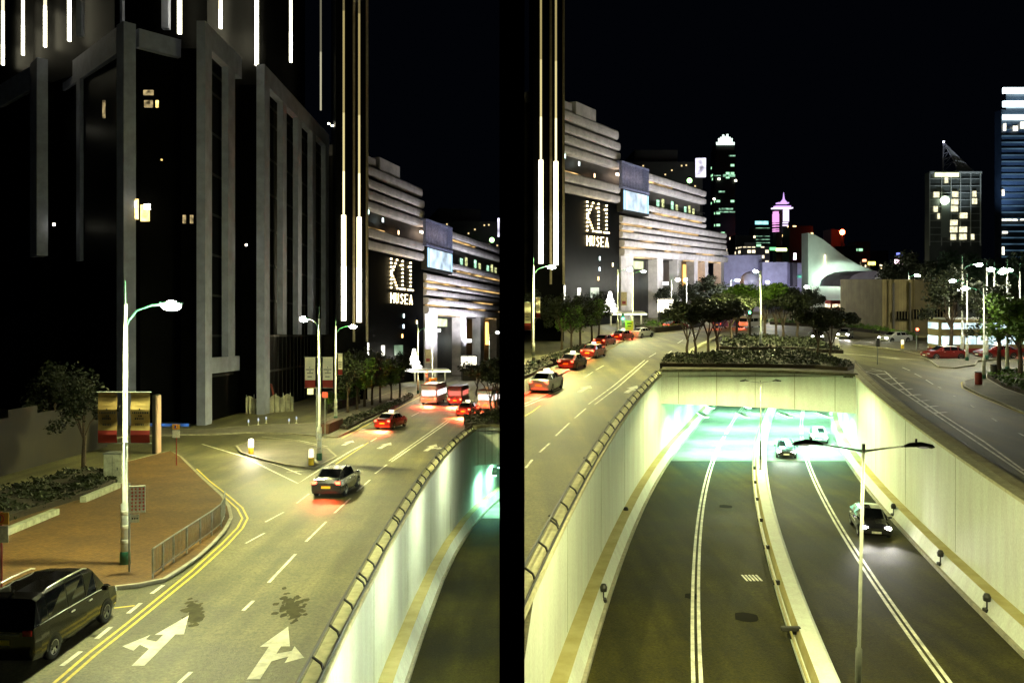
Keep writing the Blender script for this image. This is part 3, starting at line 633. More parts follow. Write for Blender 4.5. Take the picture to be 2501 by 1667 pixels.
# tower over it with hanging strips of light
tw = wthing('glass_tower', 'black tower with vertical strips of white light above the stone framed podium', 'tower', 'L', (-40, 95, 38))
q = MB('L'); q.prism([(-32.5, 91), (-32.5, 134), (-76, 134), (-76, 116), (-56, 99.8), (-42, 90.2)], 37.7, 125, glass); q.build('glass_wall', tw)
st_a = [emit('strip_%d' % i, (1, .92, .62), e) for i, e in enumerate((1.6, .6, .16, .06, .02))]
def fading_glow_strip(side, x, y, wd, z0, levels, parent, rot=0, nm='fading_glow_strip'):  # stacked segments dim upward, fall-off of light put into the emission
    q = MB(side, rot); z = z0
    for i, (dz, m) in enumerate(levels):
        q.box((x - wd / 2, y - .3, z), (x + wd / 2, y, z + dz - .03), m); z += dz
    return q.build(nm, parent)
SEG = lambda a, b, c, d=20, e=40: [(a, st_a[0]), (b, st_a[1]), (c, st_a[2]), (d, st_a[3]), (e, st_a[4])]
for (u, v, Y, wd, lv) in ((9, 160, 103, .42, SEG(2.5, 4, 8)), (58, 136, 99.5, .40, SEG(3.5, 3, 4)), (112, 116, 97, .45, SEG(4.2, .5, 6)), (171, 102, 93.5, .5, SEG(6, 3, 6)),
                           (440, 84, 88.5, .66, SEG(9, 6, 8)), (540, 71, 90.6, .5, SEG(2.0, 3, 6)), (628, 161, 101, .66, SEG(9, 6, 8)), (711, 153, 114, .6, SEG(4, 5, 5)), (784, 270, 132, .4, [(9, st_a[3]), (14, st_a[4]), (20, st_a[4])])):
    p = GY('L', u, v, Y); fading_glow_strip('L', p.x, Y, wd * .52, p.z, lv, tw)
for (u0, u1, v1) in ((191, 204, 90), (297, 303, 70), (398, 415, 72)):
    a, b = GY('L', u0, v1, 89), GY('L', u1, v1, 89); q = MB('L'); q.box((a.x, 88.6, a.z), (b.x, 89.2, a.z + 60), clad); q.build('stone_fin', tw)

# ---------------------------------------------------------------- the end of both streets (the two streets face the same block; the left view is turned by 13 degrees)
ROT = {'R': 0.0, 'L': R(13.1)}
D_, N_ = Vector((.482, .876, 0)), Vector((.876, -.482, 0))
def kf(s, h=0, out=0): v = Vector((20.8, 170, 0)) + D_ * s + N_ * out; return (v.x, v.y, h)
def kbox(q, s0, s1, h0, h1, o0, o1, m, rnd=False):
    if rnd:       # rounded front, like a pillowed stone ledge
        hm = (h0 + h1) / 2; r = (h1 - h0) / 2; prof = [(o0, h0), (o1 - .35, h0), (o1 - .08, h0 + r * .35), (o1, hm), (o1 - .05, h1 - r * .3), (o1 - .25, h1), (o0, h1)]
        vs = [kf(s0, h, o) for o, h in prof] + [kf(s1, h, o) for o, h in prof]; n = len(prof)
        q.add(vs, [(i, n + i, n + (i + 1) % n, (i + 1) % n) for i in range(n)] + [list(range(n)), list(range(2 * n - 1, n - 1, -1))], m)
    else:
        vs = [kf(s, h, o) for h in (h0, h1) for s, o in ((s0, o0), (s1, o0), (s1, o1), (s0, o1))]
        q.add(vs, [(0, 3, 2, 1), (4, 5, 6, 7), (0, 1, 5, 4), (1, 2, 6, 5), (2, 3, 7, 6), (3, 0, 4, 7)], m)
warm = emit('cove_light', (1, .62, .22), .12, .9, .25)
screen = emit('video_wall', (.66, .84, 1), .15, .5, .35)
louv = mat('blue_louvre', (.25, .27, .42), .5, .2, var=.3)
STROKES = {'K': [((0, 0), (0, 10)), ((4.6, 10), (.4, 5)), ((.4, 5), (4.8, 0))], '1': [((1, 8.4), (2.4, 10)), ((2.4, 10), (2.4, 0)), ((.6, 0), (4.2, 0))],
           'M': [((0, 0), (0, 10)), ((0, 10), (2.5, 4)), ((2.5, 4), (5, 10)), ((5, 10), (5, 0))], 'U': [((0, 10), (0, 1.5)), ((0, 1.5), (2, 0)), ((2, 0), (4, 1.5)), ((4, 1.5), (4, 10))],
           'S': [((4, 9), (2, 10)), ((2, 10), (0, 8)), ((0, 8), (4, 3)), ((4, 3), (2, 0)), ((2, 0), (0, 1))], 'E': [((0, 0), (0, 10)), ((0, 10), (4, 10)), ((0, 5), (3.2, 5)), ((0, 0), (4, 0))],
           'A': [((0, 0), (2.3, 10)), ((2.3, 10), (4.6, 0)), ((1, 3.4), (3.6, 3.4))]}
def mall(side):
    rot = ROT[side]; where = {'L': 'left', 'R': 'right'}[side]
    lab = {'L': 'shopping centre of pale stone ledges left of the dividing wall, cut off by it', 'R': 'shopping centre of pale stone ledges right of the dividing wall, whole front in view'}[side]
    t = wthing('shopping_centre', lab, 'building', side, (20.8, 170, 0), rot)
    def part(nm): q = MB(side, rot); return q, (lambda **k: q.build(nm, t))
    q, b = part('wall')
    kbox(q, -34, 0, 0, 37.9, -18, -.6, mat('dark_cladding', (.05, .045, .035), .6, var=.4, scale=.3))
    kbox(q, 0, 60, 13, 30.5, -18, -.7, mat('dark_cladding', (.05, .045, .035)))
    kbox(q, 60, 80, 13, 22, -18, -.7, mat('dark_cladding', (.05, .045, .035)))
    kbox(q, 0, 80, 0, 13, -18, -5, mat('dark_cladding', (.05, .045, .035))); b()
    q, b = part('black_facade'); kbox(q, -34, .6, 0, 23.6, -.55, .4, glass); b()
    def ledge(s0, s1, h0, h1, o=1.0, curve=0):
        q, b = part('ledge'); kbox(q, s0, s1, h0, h1, -.6, o, trav, True); b()
    for (h0, h1) in ((36.3, 38.2), (34.2, 35.8), (32.3, 33.8), (30.5, 31.9)): ledge(-34, 0 if h0 > 36 else .3, h0, h1, .8 if h0 < 36 else .5)
    q, b = part('roof_block'); kbox(q, -34, -21.5, 38.1, 39.7, -6, .2, trav); b()
    q, b = part('roof_block'); kbox(q, -20, -11, 38.1, 40.4, -7, .3, trav); b()
    for (h0, h1) in ((25.6, 27.2), (23.7, 25.2)): ledge(-34, 0, h0, h1, 1.2)
    for (h0, h1) in ((30.0, 31.6), (28.1, 29.5), (23.4, 24.7), (21.9, 22.9)): ledge(14.2, 60, h0, h1)
    for (h0, h1) in ((20.0, 21.4), (18.6, 19.5), (16.9, 18.2), (15.2, 16.5), (13.3, 14.8)): ledge(.5, 79.5, h0, h1, 1.6 if h0 < 16 else 1.2)
    for (s0, s1, h) in ((16, 34, 29.8), (22, 58, 23.15), (3, 20, 19.75), (25, 55, 19.75), (2, 9, 18.4), (14, 22, 16.7), (34, 48, 16.7), (3, 16, 15.0), (30, 42, 15.0), (55, 70, 15.0), (2, 24, 13.1), (44, 56, 13.1), (60, 78, 13.1), (-30, -18, 27.4), (-14, -4, 32.6), (-8, 0, 30.6)):
        q, b = part('cove_light'); kbox(q, s0, s1, h, h + .16, -.2, .35, warm); b()
    for i in range(9):
        if i in (2, 5): continue
        q, b = part('lit_window'); s0 = 26 + i * 3.4; kbox(q, s0, s0 + 1.6, 25.2, 26.6 + .5 * (i % 2), -.68, -.6, emit('window_yellow_green', (.95, 1, .45), .12, .8, 2) if i % 3 else emit('window_mint', (.5, 1, .65), .2, .6, 2)); b()
    q, b = part('balustrade')
    for i in range(44): kbox(q, 15 + i, 15.06 + i, 24.7, 25.8, .5, .56, dark)
    kbox(q, 15, 60, 25.75, 25.82, .5, .56, dark); b()
    for (s0, s1) in ((1.2, 8.2), (23, 27), (37.5, 40.5), (51, 54), (60.5, 63.5), (76, 79)):
        q, b = part('pillar'); kbox(q, s0, s1, 0, 13.3, -1.6, .5, trav); b()
    for (s0, s1) in ((54.6, 60), (64.5, 72)):
        q, b = part('shop_window'); kbox(q, s0, s1, 6.5, 12.4, -3.6, -3.4, emit('shop_glow', (1, .50, .12), .5, .5, .5, (1, 1, .2))); b()
    q, b = part('portal_lamp'); kbox(q, 9.4, 22, 10.9, 12.6, -2.6, -2.4, emit('portal_glow', (.85, 1, .5), .16, .4, .6)); b()
    q, b = part('strip_lamp'); kbox(q, 29, 36, 7.3, 8.0, -1.5, -1.3, emit('cool_tube', (.9, 1, .95), 1.2)); b()
    q, b = part('louvre_box')
    for i in range(19): kbox(q, -1.6 + i * .85, -1.35 + i * .85, 26.9, 32.0, 1.2, 1.8, louv)
    kbox(q, -1.6, 14.1, 31.6, 32.0, .2, 1.8, louv); kbox(q, -1.6, 14.1, 26.6, 27.0, .2, 1.9, louv); b()
    q, b = part('louvre_lamp'); kbox(q, -1.4, 9.5, 29.2, 29.6, .4, .8, emit('rose_tube', (1, .75, .55), 1.2)); b()
    q, b = part('screen_frame'); kbox(q, -.8, 14.1, 22.0, 26.55, -.5, 1.7, dark); b()
    q, b = part('screen'); kbox(q, .6, 13.0, 22.5, 26.3, 1.7, 1.78, screen); kbox(q, -.4, .2, 22.5, 26.3, 1.7, 1.78, emit('blue_tube', (.4, .75, 1), .25)); kbox(q, 13.4, 13.8, 22.5, 26.3, 1.7, 1.78, emit('blue_tube', (.4, .75, 1), .25)); b()
    for (s, h, c) in ((-25, 30.0, (.6, 1, .8)), (-29, 28.6, (1, .5, .2)), (-27.4, 28.5, (1, .8, .5)), (-19, 29.4, (.8, 1, 1)), (-31, 29, (.9, 1, .6)), (-12, 28, (1, .6, .3)), (-9.5, 12.6, (.7, 1, .9)), (-9.6, 10.6, (.7, .9, 1)), (-10.2, 8.8, (1, .5, .15)), (-3, 11.5, (1, .8, .4))):
        q, b = part('window_lamp'); kbox(q, s - .22, s + .22, h - .35, h + .35, .42, .5, emit('wlamp%d' % int(s * 10), c, .9)); b()
    # bulb lettering
    def letters(word, s0, h0, wid, hgt, gap, r, step):
        s = s0
        for ch in word:
            q, b = part('letter')
            for (x0, y0), (x1, y1) in STROKES[ch]:
                L = math.hypot((x1 - x0) * wid / 5, (y1 - y0) * hgt / 10); n = max(1, int(L / step))
                for i in range(n + 1):
                    t = i / n; p = kf(s + (x0 + (x1 - x0) * t) * wid / 5, h0 + (y0 + (y1 - y0) * t) * hgt / 10, .55)
                    q.cbox(p, (r * 1.5, r * 1.5, r * 1.7), bulb, .5, 0)
            b(); s += wid + gap
    letters('K11', -15.6, 17.6, 2.9, 5.2, 1.0, .17, .72); letters('MUSEA', -15.7, 14.9, 1.45, 1.7, .75, .075, .24)
    # low front of the block behind the trees, lit shop fronts
    for i, (s0, s1) in enumerate(((-33, -30.6), (-30.1, -27.6), (-27.1, -24.8), (-19.6, -18.3), (-14, -10))):
        q, b = part('shop_window'); kbox(q, s0, s1, 5.2, 7.6 - .5 * (i > 2), .42, .5, emit('shop_white', (1, .97, .78), .55, .5, .6) if i < 4 else emit('shop_green', (.4, .7, .4), .04, .5, 1)); b()
    return t
for sd in ('R', 'L'): mall(sd)
def fins_tower(side):
    rot = ROT[side]; lab = {'L': 'slim black tower edged by two tall fins, their uplight painted as glow, left of the dividing wall', 'R': 'slim black tower edged by two tall fins, their uplight painted as glow, hard against the dividing wall'}[side]
    t = wthing('fin_tower', lab, 'tower', side, (4, 120, 0), rot)
    q = MB(side, rot); q.box((3.0, 120, 0), (7.3, 150, 135), glass); q.build('glass_wall', t)
    for x, zb in ((4.05, 10.9), (6.15, 10.7)): fading_glow_strip(side, x, 119.6, .62, zb, [(7.5, emit('col_a', (1, .93, .62), 1.6)), (7, emit('col_b', (1, .88, .50), .7))], t, rot); fading_glow_strip(side, x, 119.6, .26, zb + 14.5, [(6, emit('col_b2', (1, .86, .45), .25)), (8, emit('col_c', (1, .84, .38), .10)), (14, emit('col_d', (1, .80, .32), .05)), (40, emit('col_e', (1, .80, .35), .02))], t, rot)  # fins glow by themselves in place of uplight, dimmer towards the top
    for x in (5.3, 7.1): 
        q = MB(side, rot); q.box((x, 119.5, 8), (x + .3, 119.95, 134), mat('bronze_fin', (.34, .28, .18), .4, .3, var=.2)); q.build('fin', t)
    for z in (72, 75):                                     # two lit rooms high up
        q = MB(side, rot); q.ball((5.9, 119.4, z - 16), .35, ws, 8, 4); q.build('spot_lamp', t)
    a = Vector((5.1, 118.9, 11)); return t
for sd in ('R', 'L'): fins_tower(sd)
def street_end(side):
    rot = ROT[side]; W_ = {'L': 'left of the dividing wall', 'R': 'right of the dividing wall'}[side]; cs, sn = math.cos(rot), math.sin(rot)
    def at(u, v, Y): p = GY('R', u, v, Y); return Vector((p.x * cs - p.y * sn, p.x * sn + p.y * cs, p.z))
    # white bulb christmas tree
    p = at(1490, 770, 160); t = thing('light_tree', 'cone tree made of white lights by the canopy, ' + W_, 'lit tree', W(side, p), world_org=False)
    q = MB()
    for i in range(5): q.tube([(0, 0, .4 + i * .75), (0, 0, 1.5 + i * .75)], [1.9 - i * .36, .25], tree_l, 12)
    q.build('crown', t); q = MB(); q.tube([(0, 0, -.5), (0, 0, .6)], .15, dark); q.build('trunk', t)
    # glowing canopy
    t = wthing('entrance_canopy', 'long flat glowing canopy before the stone pillars, ' + W_, 'canopy', side, (18, 158, 0), rot)
    a, b = GY('R', 1484, 769, 158), GY('R', 1580, 774, 158)
    q = MB(side, rot); q.box((a.x, 158, a.z), (b.x, 161, a.z + .25), emit('canopy_glow', (.95, 1, .55), .45, .4, .5)); q.build('light_band', t)
    q = MB(side, rot); q.box((a.x + .3, 158.3, a.z + .25), (b.x - .3, 162, a.z + .6), trav); q.build('roof', t)
    for k in range(4): q = MB(side, rot); x = a.x + .8 + k * (b.x - a.x - 1.6) / 3; q.box((x - .12, 159.5, 0), (x + .12, 159.8, a.z), trav); q.build('post', t)
    # lit kiosk front
    a, b = GY('R', 1611, 764, 165), GY('R', 1645, 731, 165)
    t = wthing('lit_kiosk', 'blazing white glass kiosk behind dark branches, ' + W_, 'kiosk', side, (a.x, 165, 0), rot)
    q = MB(side, rot); q.box((a.x, 165.1, a.z), (b.x, 167, b.z), emit('kiosk_glow', (1, .93, .66), .8, .5, .6)); q.build('glass_front', t)
    q = MB(side, rot); q.box((a.x - .2, 165, b.z), (b.x + .2, 167.4, b.z + .25), dark); q.box((a.x, 165.3, 0), (b.x, 167, a.z), dark)
    for k in range(4): x = a.x + k * (b.x - a.x) / 3; q.box((x - .05, 164.98, a.z), (x + .05, 165.08, b.z), dark)
    q.build('frame', t)
    # banner on a pillar
    a, b = GY('R', 1516, 746, 168), GY('R', 1530, 713, 168); q = MB(side, rot); q.box((a.x, 167.5, a.z), (b.x, 167.6, b.z), mat('banner_cream', (.55, .45, .22), .7, var=.2)); q.box((a.x + .2, 167.46, a.z + .3), (b.x - .2, 167.5, a.z + .9), redp)
    single(q, 'banner', 'cream banner with red foot hung on the first stone pillar, ' + W_, 'banner', 'banners')
    # traffic sign, yellow
    p = G('R', 1521, 826); p = Vector((p.x * cs - p.y * sn, p.x * sn + p.y * cs, 0))
    t = thing('traffic_signal', 'roadside traffic light beside a yellow sign board, ' + W_, 'traffic light', W(side, p))
    q = MB(); q.tube([(0, 0, 0), (0, 0, 3.6)], .06, steel); q.build('pole', t)
    q = MB(); q.cbox((0, -.1, 3.2), (.35, .25, 1.0), dark, 0, .03); q.build('housing', t)
    q = MB(); q.ball((0, -.24, 2.9 if side == 'R' else 3.5), .17, emit('signal_green', (.05, 1, .35), 6) if side == 'R' else emit('signal_red', (1, .05, .02), 5), 10, 6); q.build('lens', t)
    point(t, (0, -.6, 2.9), 25, (.1, 1, .4) if side == 'R' else (1, .15, .05))
    q = MB(); q.cbox((.95, -.1, 1.9), (1.2, .1, 1.4), mat('sign_yellow', (.62, .50, .03), .5), 0, .02); q.build('sign_board', t)
    q = MB(); q.cbox((.95, -.16, 2.2), (.7, .02, .18), dark); q.cbox((.95, -.16, 1.8), (.5, .02, .14), dark); q.build('sign_marks', t)
    # dark office block behind, with a lit billboard
    t = wthing('office_block', 'dark block behind the stone ledges with a small lit billboard, ' + W_, 'building', side, (60, 300, 0), rot)
    a, b = GY('R', 1512, 395, 300), GY('R', 1716, 362, 300); q = MB(side, rot); q.box((a.x, 300, 0), (b.x, 330, a.z), mat('dim_concrete', (.02, .017, .013), .8, var=.4, scale=.1))
    q.box((a.x + 6, 304, 0), (b.x - 8, 330, b.z), mat('dim_concrete', (.02, .017, .013))); q.build('wall', t)
    q = MB(side, rot); random.seed(5)
    for k in range(16):
        x = a.x + random.random() * (b.x - a.x); z = random.uniform(40, a.z - 1); q.box((x, 299.85, z), (x + .5, 299.95, z + .5), emit('far_window', (1, .75, .35), .16))
    q.build('lit_windows', t)
    a, b = GY('R', 1700, 432, 290), GY('R', 1724, 386, 290); q = MB(side, rot); q.box((a.x, 290, a.z), (b.x, 291, b.z), emit('billboard', (.85, .8, 1), .2, .8, .3)); q.build('billboard', t)
    p = GY('R', 1684, 441, 290); q = MB(side, rot); q.ball(p, .9, emit('green_dot', (.4, 1, .3), .8)); q.build('roof_lamp', t)
for sd in ('R', 'L'): street_end(sd)
# unseen spots added in front of the block to brighten the stone ledges
for sd in ('R', 'L'):
    for (s, o, h, e) in (((-12, 16, 3, 1300), (12, 20, 4, 3600), (34, 20, 4, 3600), (58, 20, 4, 3300)) if sd == 'R' else ((-12, 14, 3, 1300), (4, 11, 4, 3400), (16, 7, 4, 2600), (26, 5, 5, 1800))):
        p = Vector(kf(s, h, o)); t = Vector(kf(s + 3, 24 if s > 0 else 35, 0)); r = ROT[sd]; M = Matrix.Rotation(r, 3, 'Z'); p = M @ p; t = M @ t
        if sd == 'L' and p.x > -1: continue
        d = t - p; spot(None, W(sd, p), e, (.86, .86, 1) if s > 0 else (1, .88, .7), 120, .6, .8, d)

# ---------------------------------------------------------------- far skyline (right view)
def tower(name, label, u0, u1, v0, Y, m, depth=None, cat='tower', parts=None):
    a, b = GY('R', u0, v0, Y), GY('R', u1, v0, Y); t = wthing(name, label, cat, 'R', ((a.x + b.x) / 2, Y, 0))
    q = MB('R'); q.box((a.x, Y, 0), (b.x, Y + (depth or (b.x - a.x))), a.z) if False else q.box((a.x, Y, 0), (b.x, Y + (depth or (b.x - a.x)), a.z), m); q.build('wall', t); return t, a, b
def panel(t, u0, v0, u1, v1, Y, m, nm, th=.4):
    a, b = GY('R', u0, v1, Y), GY('R', u1, v0, Y); q = MB('R'); q.box((a.x, Y - th, a.z), (b.x, Y, b.z), m); return q.build(nm, t)
mint_w = window_wall('tower_mint', (.012, .018, .016), (.45, 1, .55), .16, .22, 5, 4.2)
t, a, b = tower('office_tower', 'tallest far tower with a glowing white crown', 1747, 1796, 366, 900, mint_w)
q = MB('R'); A_, B_ = GY('R', 1749, 366, 900), GY('R', 1794, 352, 900); cxm = (A_.x + B_.x) / 2; q.prism([(A_.x, 900), (B_.x, 900), (B_.x, 919), (A_.x, 919)], A_.z, B_.z, mat('pale_crown', (.1, .12, .1)))
q.build('upper_storeys', t)
q = MB('R'); top = emit('crown_glow', (.80, 1, .88), .22)
for k in range(9):
    x = A_.x + (k + .5) * (B_.x - A_.x) / 9; hh = (9.0, 5.0, 3.6, 1.2, 2.8, .6, 3.6, 5.0, 9.0)[k]; q.box((x - .9, 899, B_.z - 1), (x + .9, 901, B_.z + 11 - hh), top)
q.build('crown', t)
for (u0, v0, u1, v1) in ((1766, 426, 1795, 432), (1744, 428, 1760, 430), (1780, 379, 1796, 382), (1755, 466, 1770, 470), (1756, 508, 1790, 512), (1750, 516, 1795, 519)): panel(t, u0, v0, u1, v1, 900, emit('mint_floor', (.5, 1, .65), .06, .9, .3), 'lit_floor')
for (u, v) in ((1797, 441), (1756, 437), (1744, 486)): panel(t, u - 2, v - 2, u + 2, v + 2, 899, ws, 'spot_lamp')
# violet lit tower with pagoda roof
t = wthing('pagoda_tower', 'violet lit tower with a stepped pagoda roof and spire', 'tower', 'R', (GY('R', 1912, 600, 800).x, 800, 0))
vio = emit('violet_glow', (.70, .42, 1), .16); vio2 = emit('violet_glow_white', (.85, .70, 1), .22); pk = emit('magenta_glow', (1, .42, .9), .15)
def vb(nm, u0, v0, u1, v1, m, Y=800, th=6): a, b = GY('R', u0, v1, Y), GY('R', u1, v0, Y); q = MB('R'); q.box((a.x, Y, a.z), (b.x, Y + th, b.z), m); q.build(nm, t)
a = GY('R', 1896, 520, 801); b = GY('R', 1927, 520, 801); q = MB('R'); q.box((a.x, 801, 0), (b.x, 812, a.z + 3), mat('tower_dark', (.01, .009, .012), .5)); q.build('wall', t)
for (u0, v0, u1, v1) in ((1891, 522, 1903, 543), (1892, 516, 1902, 522)): vb('light_column', u0, v0, u1, v1, pk)
for (u0, v0, u1, v1) in ((1913, 512, 1927, 541),): vb('light_column', u0, v0, u1, v1, vio2)
for v in (545, 551, 558, 563): vb('light_band', 1891, v, 1903, v + 2.5, pk); vb('light_band', 1912, v - 2, 1925, v + .8, vio2)
for v in (566, 577, 591): vb('light_band', 1912, v, 1922 if v > 570 else 1924, v + 2, vio2)
vb('roof', 1891, 506, 1937, 509, vio2, 799, 10); vb('roof', 1896, 502, 1932, 506, vio, 799, 9); vb('roof', 1901, 494, 1927, 497, vio, 799, 8)
a = GY('R', 1914, 494, 803); q = MB('R'); q.tube([(a.x, 803, a.z), (a.x, 803, GY('R', 0, 487, 803).z), (a.x, 803, GY('R', 0, 481, 803).z), (a.x, 803, GY('R', 0, 470, 803).z)], [3.4, 1.1, .7, .2], vio, 8); q.build('spire', t)
t, a, b = tower('office_tower', 'dark block with a teal lit roof line left of the violet tower', 1841, 1880, 556, 700, mint_w)
panel(t, 1844, 540, 1876, 548, 700, emit('teal_roof', (.35, .95, 1), .2, .6, .2), 'roof_sign'); 
for v in (556, 576, 584, 592): panel(t, 1846, v, 1880, v + 1.5, 700, emit('mint_floor', (.6, 1, .7), .28), 'lit_floor')
amb = window_wall('tower_amber', (.010, .008, .006), (1, .62, .25), .45, .16, 4, 3.6); amb2 = window_wall('tower_amber_small', (.010, .008, .006), (1, .8, .45), .4, .2, 3, 3)
for (u0, u1, v0, Y, l, m) in ((1928, 1986, 551, 760, 'dark block with scattered amber windows right of the violet tower', amb), (1795, 1845, 574, 650, 'low block with amber windows at the foot of the tallest far tower', amb2),
                              (2060, 2092, 600, 720, 'narrow far block with few lit rooms under the red beacon', amb2), (2092, 2125, 590, 800, 'far block with pale window lines right of the red beacon', mint_w), (2125, 2170, 612, 700, 'low far block above the yellow roof sign', amb2), (2030, 2062, 560, 760, 'dark far hill side block behind the white hall roof', mat('tower_red_dark', (.02, .006, .004), .8))):
    t, a, b = tower('far_block', l, u0, u1, v0, Y, m, 20, 'building')
q = MB('R'); p = GY('R', 2057, 567, 740); q.ball(p, 2.3, emit('beacon', (1, .08, .02), 14)); o = single(q, 'red_beacon', 'glowing red beacon above the slope of the white hall', 'beacon')
q = MB('R'); q.tube([(p.x, 741, 0), (p.x, 741, p.z)], .8, dark); single(q, 'beacon_mast', 'thin dark mast under the red beacon', 'mast'); point(None, W('R', (p.x, 735, p.z)), 300, (1, .08, .03), 2)
t, a, b = tower('white_block', 'pale low block with rows of small lit windows before the far towers', 1812, 1880, 602, 420, window_wall('pale_rows', (.16, .16, .18), (1, .85, .55), .25, .45, 2.2, 2.6), 30, 'building')
panel(t, 1818, 592, 1843, 602, 420, mat('pale_roof_house', (.2, .2, .22)), 'roof_house'); panel(t, 1895, 606, 1921, 613, 420, emit('green_sign', (.85, 1, .3), .9), 'roof_sign'); panel(t, 1880, 604, 1895, 611, 420, emit('green_sign2', (.2, 1, .3), .25), 'roof_sign_end')
panel(t, 1938, 618, 1944, 634, 400, emit('violet_sign', (.9, .7, 1), .9), 'upright_sign')
# art museum: long lavender block
lav = mat('lavender_tiles', (.36, .34, .46), .75, var=.15, scale=.4)
t = wthing('museum_block', 'long windowless lavender block behind the trees and lamps', 'museum', 'R', (GY('R', 1770, 700, 290).x, 290, 0))
for i, (u0, u1, v0, Y) in enumerate(((1766, 1862, 623, 290), (1862, 1928, 640, 286), (1928, 1974, 642, 284))):
    a, b = GY('R', u0, v0, Y), GY('R', u1, v0, Y); q = MB('R'); q.box((a.x, Y, 0), (b.x - .1, Y + 25, a.z), lav); q.build('wall', t)
for u in (1790, 1850, 1910, 1955): p = GY('R', u, 700, 272); spot(t, W('R', p) - t.location, 450, (.75, .75, 1), 110, 1, .9, (0, 1, .35))
panel(t, 1929, 612 if 0 else 642, 1940, 700, 283, mat('dark_shaft', (.03, .025, .03)), 'dark_shaft', 3); panel(t, 1936, 672, 1972, 678, 283.5, emit('teal_window', (.2, 1, .7), .07, .7, .5), 'lit_window')
t = wthing('glass_dome', 'small lavender glass dome low among the trees', 'dome', 'R', (GY('R', 1832, 690, 230).x, 230, 0)); q = MB('R'); p = GY('R', 1832, 684, 230); q.ball((p.x, 230, p.z), 2.6, mat('dome_glass', (.35, .36, .48), .3), 10, 6, (1, 1, .9)); q.build('cupola', t, True); q = MB('R'); q.box((p.x - 2.2, 228, 0), (p.x + 2.2, 232, p.z), lav); q.build('wall', t)
# concert hall with the long sliding roof
hall = mat('pale_tiles', (.62, .62, .58), .7, var=.08, scale=.3)
t = wthing('concert_hall', 'pale windowless hall with a long curved sloping roof', 'hall', 'R', (GY('R', 1974, 690, 260).x, 260, 0))
prof = [(1974, 568), (1990, 573), (2012, 586), (2035, 604), (2064, 627), (2090, 643), (2111, 652), (2132, 660), (2150, 665)]; q = MB('R')
for (u0, v0), (u1, v1) in zip(prof, prof[1:]):
    a, b = GY('R', u0, v0, 260), GY('R', u1, v1, 260); q.prism([(a.x, 260), (b.x, 260), (b.x, 300), (a.x, 300)], 0, a.z, hall) if 0 else q.add([(a.x, 260, 0), (b.x, 260, 0), (b.x, 260, b.z), (a.x, 260, a.z), (a.x, 266, 0), (b.x, 266, 0), (b.x, 266, b.z), (a.x, 266, a.z)], [(0, 1, 2, 3), (3, 2, 6, 7), (1, 5, 6, 2), (4, 0, 3, 7), (5, 4, 7, 6)], hall)
q.build('sloping_wall', t)
panel(t, 2013, 622, 2016, 690, 259.9, emit('slit_light', (1, .95, .6), .3, .9, .4, (1, 1, 1)), 'slit_window'); 
for (u0, v0, u1, v1) in ((2032, 687, 2046, 695), (2048, 687, 2064, 693), (2070, 688, 2076, 693)): panel(t, u0, v0, u1, v1, 258, emit('base_flood', (1, .95, .7), .5), 'flood_lamp')
for u in (1985, 2040, 2090): p = GY('R', u, 700, 248); spot(t, W('R', p) - t.location, 1000, (.66, 1, .78), 95, 1, .9, (0, 1, .65))
t = wthing('low_domed_hall', 'low dark lavender domed roof in front of the pale sloping hall', 'hall', 'R', (GY('R', 2120, 700, 235).x, 235, 0)); q = MB('R')
pr = [(2066, 700), (2070, 684), (2084, 672), (2104, 664), (2130, 661), (2155, 664), (2187, 671), (2187, 700)]; P_ = [GY('R', u, v, 235) for u, v in pr]
q.add([(p.x, 235, p.z) for p in P_] + [(p.x, 255, p.z) for p in P_] + [(P_[0].x, 235, 0), (P_[-1].x, 235, 0)], [list(range(8)) + [17, 16]] + [(i, i + 8, i + 9, i + 1) for i in range(7)], lav); q.build('dome', t)
q = MB('R')
for (u, v, c) in ((2128, 643, 0), (2197, 641, 1), (2110, 637, 2), (2166, 664, 1), (2172, 665, 1)):
    pass
for (u0, v0, u1, v1, Y, col, st, l) in ((2121, 639, 2138, 647, 600, (1, .75, .08), 1.0, 'yellow roof sign on a far low block'), (2107, 633, 2116, 639, 600, (1, .3, .15), .5, 'small red roof sign left of the yellow one'), (2186, 634, 2204, 645, 620, (1, .62, .75), 1.2, 'rose lit sign panel on a far facade'), (2190, 617, 2203, 628, 622, (.25, .3, 1), .2, 'blue lit sign panel above the rose one')):
    a, b = GY('R', u0, v1, Y), GY('R', u1, v0, Y); q = MB('R'); q.box((a.x, Y, a.z), (b.x, Y + .6, b.z), emit('sign_' + l[:9].replace(' ', '_'), col, st, .3, .3)); q.box((a.x + .4, Y + .6, 0), (a.x + .8, Y + .9, b.z), dark); single(q, 'roof_sign', l, 'sign')
# office block with masts
t, a, b = tower('hotel_block', 'grey block with lit rooms and a lattice sail mast on its roof', 2270, 2397, 421, 350, mat('grey_curtain_wall', (.055, .065, .06), .4, var=.3, scale=.2), 4, 'building')
b = GY('R', 2397, 421, 350)
for u in (2270, 2299, 2322, 2345, 2370, 2394): panel(t, u - .8, 424, u + .9, 600, 349.8, mat('pale_rib', (.30, .33, .31), .6), 'rib')
for k in range(10): panel(t, 2271, 436 + k * 17, 2396, 437.3 + k * 17, 349.75, mat('pale_rib', (.30, .33, .31)), 'floor_line', .2)
panel(t, 2270, 419, 2397, 424, 349.6, mat('pale_rib', (.30, .33, .31)), 'roof_band', .5)
panel(t, 2283, 422, 2341, 432, 349.2, emit('roof_band_light', (.95, 1, .62), .22, .2, .4), 'lit_roof_band')
rm = emit('room_cream', (1, .92, .58), .17, .4, 1.0)
